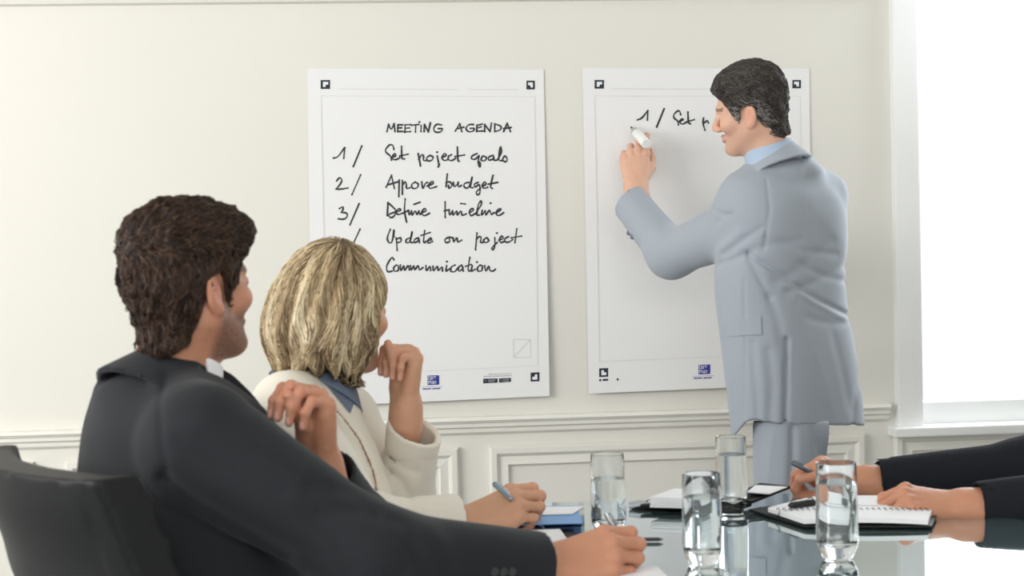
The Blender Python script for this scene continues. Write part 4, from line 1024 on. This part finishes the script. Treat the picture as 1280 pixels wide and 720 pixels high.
# his office chair
def office_chair(hip, fwd, label, back_d):
    f = unit(np.array([fwd[0], fwd[1], 0])); s_ = np.cross(f, [0, 0, 1.0]); u = np.array([0, 0, 1.0])
    c = np.array([hip[0], hip[1], 0.0]); root = empty('office_chair', c, label, 'chair', 'office chairs at the table')
    ax = np.stack([s_, f, u]); zs = hip[2]-.095
    def back(p):
        q = (p-c)@ax.T; t = (q[:, 2]-zs)/.5; yb = -back_d-.17*np.clip(t, 0, 1.2)-.06*(q[:, 0]/.24)**2*-1
        d = np.maximum(np.maximum(np.abs(q[:, 1]-yb)-.022, np.abs(q[:, 0])-(.235-.03*np.clip(t-.6, 0, 1))), np.maximum(zs+.04-q[:, 2], q[:, 2]-(zs+.50)))
        return d*.9-.010+.004*np.cos(q[:, 2]*52)*(np.abs(q[:, 0]) < .2)*.6
    put('backrest', [solid(back, c+np.array([-.45, -.45, zs-.02]), c+np.array([.45, .45, zs+.56]), .008)], M['black'], root)
    put('seat', [solid(lambda p: nbox(p, c+u*(zs-.045)+f*.06, (.235, .235, .042), .035, ax)-.004, c+np.array([-.4, -.4, zs-.14]), c+np.array([.4, .4, zs+.05]), .008)], M['black'], root)
    MB().tube([c+u*(zs-.09)-f*.05, c+u*(zs-.085)-f*(back_d+.02), c+u*(zs+.12)-f*(back_d+.055), c+u*(zs+.25)-f*(back_d+.075)], .018, 10).build('back_bracket', M['blackplastic'], root, smooth=True)
    MB().tube([c+u*.09, c+u*.25, c+u*.25, c+u*(zs-.08)], [.035, .035, .025, .025], 16).build('gas_column', M['metal'], root, smooth=True)
    for k in range(5):
        a_ = 2*math.pi*k/5+.3; dv = np.array([math.cos(a_), math.sin(a_), 0])
        MB().tube([c+u*.10, c+dv*.15+u*.09, c+dv*.29+u*.065], [.026, .022, .016], 10).build('base_arm', M['blackplastic'], root, smooth=True)
        sd = np.cross(dv, u)
        MB().tube([c+dv*.29+u*.03-sd*.022, c+dv*.29+u*.03+sd*.022], [.03, .03], 16).build('castor', M['blackplastic'], root, smooth=False)
    return root
office_chair(hipm+.125*R-.02*F, V(.80, 0, .60), 'black padded office chair the seated bearded man leans back in', .19)
# ================================================================== the seated woman in the cream jacket
w_f = V(math.cos(.80), -.03, math.sin(.80))
DW = 2.88
wo_head = Head(P(424, 388, DW), w_f, V(.04, 1, 0), .92, P(390, 500, DW+.01), (.046, .055), (P(392, 565, DW+.03), (.10, .09, .08), None))
wo_hand = Hand(P(585, 652, 2.76), V(.90, .34, .15), V(-.22, .68, -.66), False,
               ((20, 74, 35), (28, 80, 38), (34, 82, 40), (38, 82, 40)), ((-.20, .85, -.45), (.20, .78, -.55), (.25, .75, -.60)), (3, 1, -1, -4), 1.0, P(455, 664, 2.68), (.024, .036))
wo_left = Hand(P(508, 498, 2.90), V(.04, .98, 0.0), V(.72, .06, .58), True,
               ((84, 80, 12), (86, 82, 12), (88, 82, 14), (90, 80, 16)), ((.5, .75, -.45), (.2, .85, -.5), (0, .9, -.4)), (-3, 0, 3, 7), .92, P(503, 628, 2.95), (.024, .034))
base = PAL['skin_f']
woman = put('person', [wo_head.part(base, lipc=(.66, .26, .25)), solid(wo_hand.sdf, *wo_hand.bounds(), .0017, lambda v: wo_hand.tint(v, base)),
                       solid(wo_left.sdf, *wo_left.bounds(), .0017, lambda v: wo_left.tint(v, base))], M['skin'])
tag(woman, 'blonde woman in a cream jacket seated behind the bearded man, chin on her hand', 'person')
def wo_hair(p):
    q = wo_head.loc(p)
    ang = np.arctan2(q[:, 0], q[:, 1])                      # 0 = front
    cap = nell(q, (0, -.016, .036), (.086, .104, .104))
    bob = nell(q, (0, -.042, -.028), (.100, .108, .098))
    low = ncone(q, (0, -.044, -.06), (0, -.050, -.118), .090, .074)
    d = su(.05, cap, bob, low)
    # face opening and neck hollow
    face = nell(q, (0, .115, -.050), (.066, .095, .135))
    d = smx(.012, d, -face)
    cut = q[:, 1]-(.014+1.3*np.clip(q[:, 2]+.004, 0, .12))+.008*vnoise(q, 40)
    d = smx(.016, d, np.where(q[:, 2] < .085, cut*.6, -1))
    inner = su(.03, nell(q, (0, -.012, .03), (.070, .090, .078)), ncone(q, (0, .0, -.05), (0, .0, -.2), .066, .060))
    d = smx(.01, d, -inner)
    hem = -.128+.030*np.clip(q[:, 1]/.1, -1, 1)*-1*.4+.012*vnoise(np.stack([ang*3, q[:, 1]*0, q[:, 2]*3], 1), 6)
    d = smx(.012, d, hem-q[:, 2])
    part_ = np.exp(-((q[:, 0]-.022)/.010)**2)*np.clip((q[:, 2]-.06)/.03, 0, 1)
    r_ = np.hypot(q[:, 0], q[:, 1]+.02)
    wav = .0045*np.sin(ang*22+6*vnoise(q, 14)+q[:, 2]*18)*np.clip((.115-q[:, 2])/.06, 0, 1)+.006*vnoise(np.stack([q[:, 0]*2.5, q[:, 1]*2.5, q[:, 2]*.5], 1), 24)
    return (d+wav+.006*part_)*wo_head.sc
hv = solid(wo_hair, wo_head.c-.20, wo_head.c+.20, .0028, lin((98, 80, 58)))
def wo_flow(p, t):
    q = wo_head.loc(p); ang = np.arctan2(q[:, 0]-.022, q[:, 1]+.02)
    hi_ = np.clip((q[:, 2]-.04)/.07, 0, 1)
    swirl = (.42*np.sin(q[:, 2]*38+ang*4)+.30*np.sin(q[:, 2]*66+ang*9))*np.clip((.09-q[:, 2])/.08, .25, 1.3)
    tang = np.stack([np.cos(ang), -np.sin(ang), 0*ang], 1); rad = np.stack([np.sin(ang), np.cos(ang), 0*ang], 1)
    f = rad*hi_[:, None]+tang*(swirl*(1-hi_*.7))[:, None]+np.array([0, 0, -1.0])*(1.05-hi_*.75)[:, None]
    return f@wo_head.A
rg_ = np.random.default_rng(33)
rt = sample_surface(hv[0], hv[1], 9500, 32, lambda c: (wo_hair(c) > -.001)*(wo_head.loc(c)[:, 2] > -.085))
qq = wo_head.loc(rt)
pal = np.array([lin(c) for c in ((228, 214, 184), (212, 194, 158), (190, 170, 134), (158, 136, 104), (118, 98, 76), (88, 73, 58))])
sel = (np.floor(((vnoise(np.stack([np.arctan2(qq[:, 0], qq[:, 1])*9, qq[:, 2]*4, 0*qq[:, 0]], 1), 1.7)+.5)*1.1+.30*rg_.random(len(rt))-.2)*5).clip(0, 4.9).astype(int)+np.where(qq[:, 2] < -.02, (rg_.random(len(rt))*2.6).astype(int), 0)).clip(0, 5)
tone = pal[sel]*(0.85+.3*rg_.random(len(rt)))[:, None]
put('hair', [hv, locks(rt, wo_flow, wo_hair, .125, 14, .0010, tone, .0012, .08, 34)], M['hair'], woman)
rows = [(464, 352, 428), (478, 330, 440), (495, 316, 447), (520, 310, 454), (555, 306, 470), (590, 304, 483), (640, 304, 496), (720, 306, 490), (800, 300, 480), (830, 300, 480)]
wS, wE, wW = P(360, 520, 2.76), P(452, 664, 2.69), P(573, 646, 2.755)
vS, vE, vW = P(432, 530, 3.04), P(505, 634, 2.955), P(518, 538, 2.90)
wo_cr = [([(413, 506), (428, 522), (448, 549), (467, 592), (471, 623)], .006, .004), ([(415, 530), (424, 540), (427, 560)], .003, .004), ([(488, 590), (500, 600), (512, 622)], .004, .007), ([(486, 570), (505, 585), (520, 590)], .003, .008),
         ([(520, 560), (530, 585), (525, 610)], -.002, .008)]
def wo_jacket(p):
    d = loft(p, rows, DW+.01, math.radians(42)-math.pi/2, .66, 0, 2.3)
    d = su(.04, d, ncone(p, P(385, 485, DW-.02), wS+U*.02, .045, .060), ncone(p, P(395, 485, DW+.04), vS+U*.02, .045, .058))
    a_ = sleeve(p, wS, wE, wW, (.068, .052, .041), None, .005, .04); b_ = sleeve(p, vS, vE, vW, (.062, .050, .046), V(.28, 0, -.1), .006, .035)
    d = su(.02, d, a_); d = su(.015, d, b_)
    x, y, z = pix(p)
    return d+folds(p, V(.3, .8, .2), .004, 24, 10)+creases(p, wo_cr)*np.clip((2.97-z)/.05, 0, 1)
wo_jk = put('blazer', [solid(wo_jacket, P(300, 640, DW)-np.array([.1, .36, .32]), P(590, 470, DW)+np.array([.06, .34, .06]), .0042)], M['cream'], woman)
MB().tube(on_surface(wo_jacket, smooth_path([(413, 506), (428, 522), (448, 549), (461, 576), (467, 596), (471, 623)], 4), 2.5, 3.2, .0008), .0032, 6).build('front_edge_shade', M['edgeshade'], wo_jk, smooth=True)  # brown tube stands in for the shadow along the jacket's front edge
put('cuff_turnback', [solid(lambda p: np.maximum(np.maximum(ncone(p, vW-(vW-vE)*.16, vW, .0505, .0515), -ncone(p, vW-(vW-vE)*.4, vW+(vW-vE)*.3, .043, .043)), np.maximum((p-vW)@unit(unit(vW-vE)+V(.28, 0, -.1))-.002, (vW-unit(vW-vE)*.052-p)@unit(unit(vW-vE)+V(.28, 0, -.1)))), vW-.12, vW+.1, .0035)], M['cream'], wo_jk)
put('shirt', [solid(lambda p: np.minimum(collar(p, P(402, 476, DW), U*.84+.50*w_f, .066, .004, .026, .75), ncone(p, P(396, 505, DW+.02), P(400, 560, DW+.04), .055, .075)), P(400, 480, DW)-.15, P(400, 480, DW)+.15, .003)], M['denim'], woman)
patch('shirt_collar', wo_jacket, [(398, 468), (430, 462), (446, 494), (438, 516)], 2.4, 3.2, .006, M['denim'], woman, 10, 10, .004)
hipw = P(392, 780, DW+.02); hipw = np.array([hipw[0]+.03, hipw[1], .545])
seat_lower(woman, hipw, np.array([1.0, .25, 0]), M['navycloth'], .49, .09)
office_chair(hipw, np.array([1.0, .1, 0]), 'black office chair of the blonde woman, hidden behind the bearded man', .17)
pen('ballpoint_pen', P(617, 604, 2.74), P(683, 664, 2.80), .0046, M['bluegrey'], M['metal'], 'grey pen in the right hand of the blonde woman')
# ================================================================== the person at the right, mostly outside the picture
DR = 3.08
r_f = V(-1, 0, .02)
r_head = Head(P(1500, 345, DR), r_f, V(0, 1, 0), .96, P(1512, 470, DR), (.055, .064), (P(1512, 560, DR), (.11, .10, .09), None))
r_hand = Hand(P(1078, 600, 3.10), V(-.95, .24, -.05), V(.20, .86, -.46), False,
              ((28, 60, 35), (38, 62, 35), (48, 62, 35), (52, 60, 35)), ((-.30, .86, -.42), (.12, .80, -.55), (.30, .85, -.40)), (-3, 0, 3, 6), .98, P(1262, 590, 3.12), (.028, .042))
r_left = Hand(P(1196, 631, 2.86), V(-.96, .10, .05), V(.15, .88, -.45), True,
              ((35, 50, 30), (45, 55, 30), (50, 58, 30), (52, 58, 30)), ((.30, .86, -.42), (.12, .80, -.5), (.0, .85, -.5)), (-2, 0, 3, 7), 1.0, P(1385, 622, 2.90), (.028, .042))
base = PAL['skin_m']
rp = put('person', [r_head.part(base, h=.003), solid(r_hand.sdf, *r_hand.bounds(), .0019, lambda v: r_hand.tint(v, base)), solid(r_left.sdf, *r_left.bounds(), .002, lambda v: r_left.tint(v, base))], M['skin'])
tag(rp, 'person at the right edge in a dark sleeve, holding a slim grey pen', 'person')
r_hf = short_hair(r_head, .016, .009, .007)
put('hair', [solid(r_hf, r_head.c-.17, r_head.c+.17, .0035, lin((50, 38, 32)))], M['hair'], rp)
rows = [(440, 1455, 1570), (470, 1418, 1615), (500, 1405, 1630), (560, 1398, 1640), (700, 1400, 1650), (820, 1400, 1660), (850, 1405, 1660)]
qS, qE, qW = P(1500, 505, 3.27), P(1285, 590, 3.12), P(1096, 599, 3.10)
uS, uE, uW = P(1505, 505, 2.88), P(1390, 622, 2.88), P(1220, 631, 2.86)
def r_jacket(p):
    d = loft(p, rows, DR, math.radians(90), .62, 0, 2.4)
    d = su(.05, d, ncone(p, P(1510, 472, DR+.05), qS+U*.02, .05, .07), ncone(p, P(1510, 472, DR-.05), uS+U*.02, .05, .07))
    d = smx(.006, d, -chest_opening(p, P(1510, 468, DR), r_f))
    d = su(.02, d, sleeve(p, qS, qE, qW, (.080, .060, .041), None, .006, .04)); d = su(.02, d, sleeve(p, uS, uE, uW, (.080, .060, .041), None, .006, .04))
    d = su(.01, d, collar(p, P(1510, 462, DR), U*.86+.45*r_f, .070, .005, .024, .55))
    return d+folds(p, V(.9, .2, 0), .004, 22, 9)
put('suit_jacket', [solid(r_jacket, P(1100, 760, DR)-np.array([.05, .40, .12]), P(1640, 430, DR)+np.array([.15, .40, .06]), .0055)], M['navycloth'], rp)
put('shirt', [solid(lambda p: su(.004, collar(p, P(1510, 458, DR), U*.86+.45*r_f, .0625, .003, .028, .25), ncone(p, P(1510, 490, DR), P(1508, 540, DR), .055, .08)), P(1510, 470, DR)-.15, P(1510, 470, DR)+.15, .0035)], M['whiteshirt'], rp)
r_rows = rows
put('shirt_front', [solid(lambda p: smx(.004, loft(p, r_rows, DR, math.radians(90), .62, 0, 2.4)+.016, chest_opening(p, P(1510, 468, DR), r_f)-.012), P(1480, 560, DR)-.28, P(1480, 560, DR)+.28, .007)], M['whiteshirt'], rp)
hipr = P(1525, 780, DR); hipr = np.array([hipr[0], hipr[1], .545])
seat_lower(rp, hipr, np.array([-1.0, 0, 0]), M['navycloth'])
office_chair(hipr, np.array([-1.0, 0, 0]), 'black office chair at the right end of the table', .17)
pen('ballpoint_pen', P(989, 578, 3.07), P(1045, 606, 3.08), .0042, M['darkmetal'], M['darkmetal'], 'slim grey pen held by the person at the right edge')
mb_o = empty('board_marker', a, 'light grey board marker in the standing man\'s left hand', 'marker')
t = unit(b-a); L = np.linalg.norm(b-a)
MB().tube([a, a+t*.003, a+t*(L*.62), a+t*(L*.64)], [.0115, .0135, .0135, .0115], 20).build('barrel', M['sheet'], mb_o, smooth=True)
MB().tube([a+t*(L*.64), a+t*(L*.8), a+t*(L*.82)], [.010, .009, .005], 16).build('collar', M['printmid'], mb_o, smooth=True)
MB().tube([a+t*(L*.82), a+t*L], [.004, .0025], 10).build('nib', M['ink'], mb_o, smooth=True)
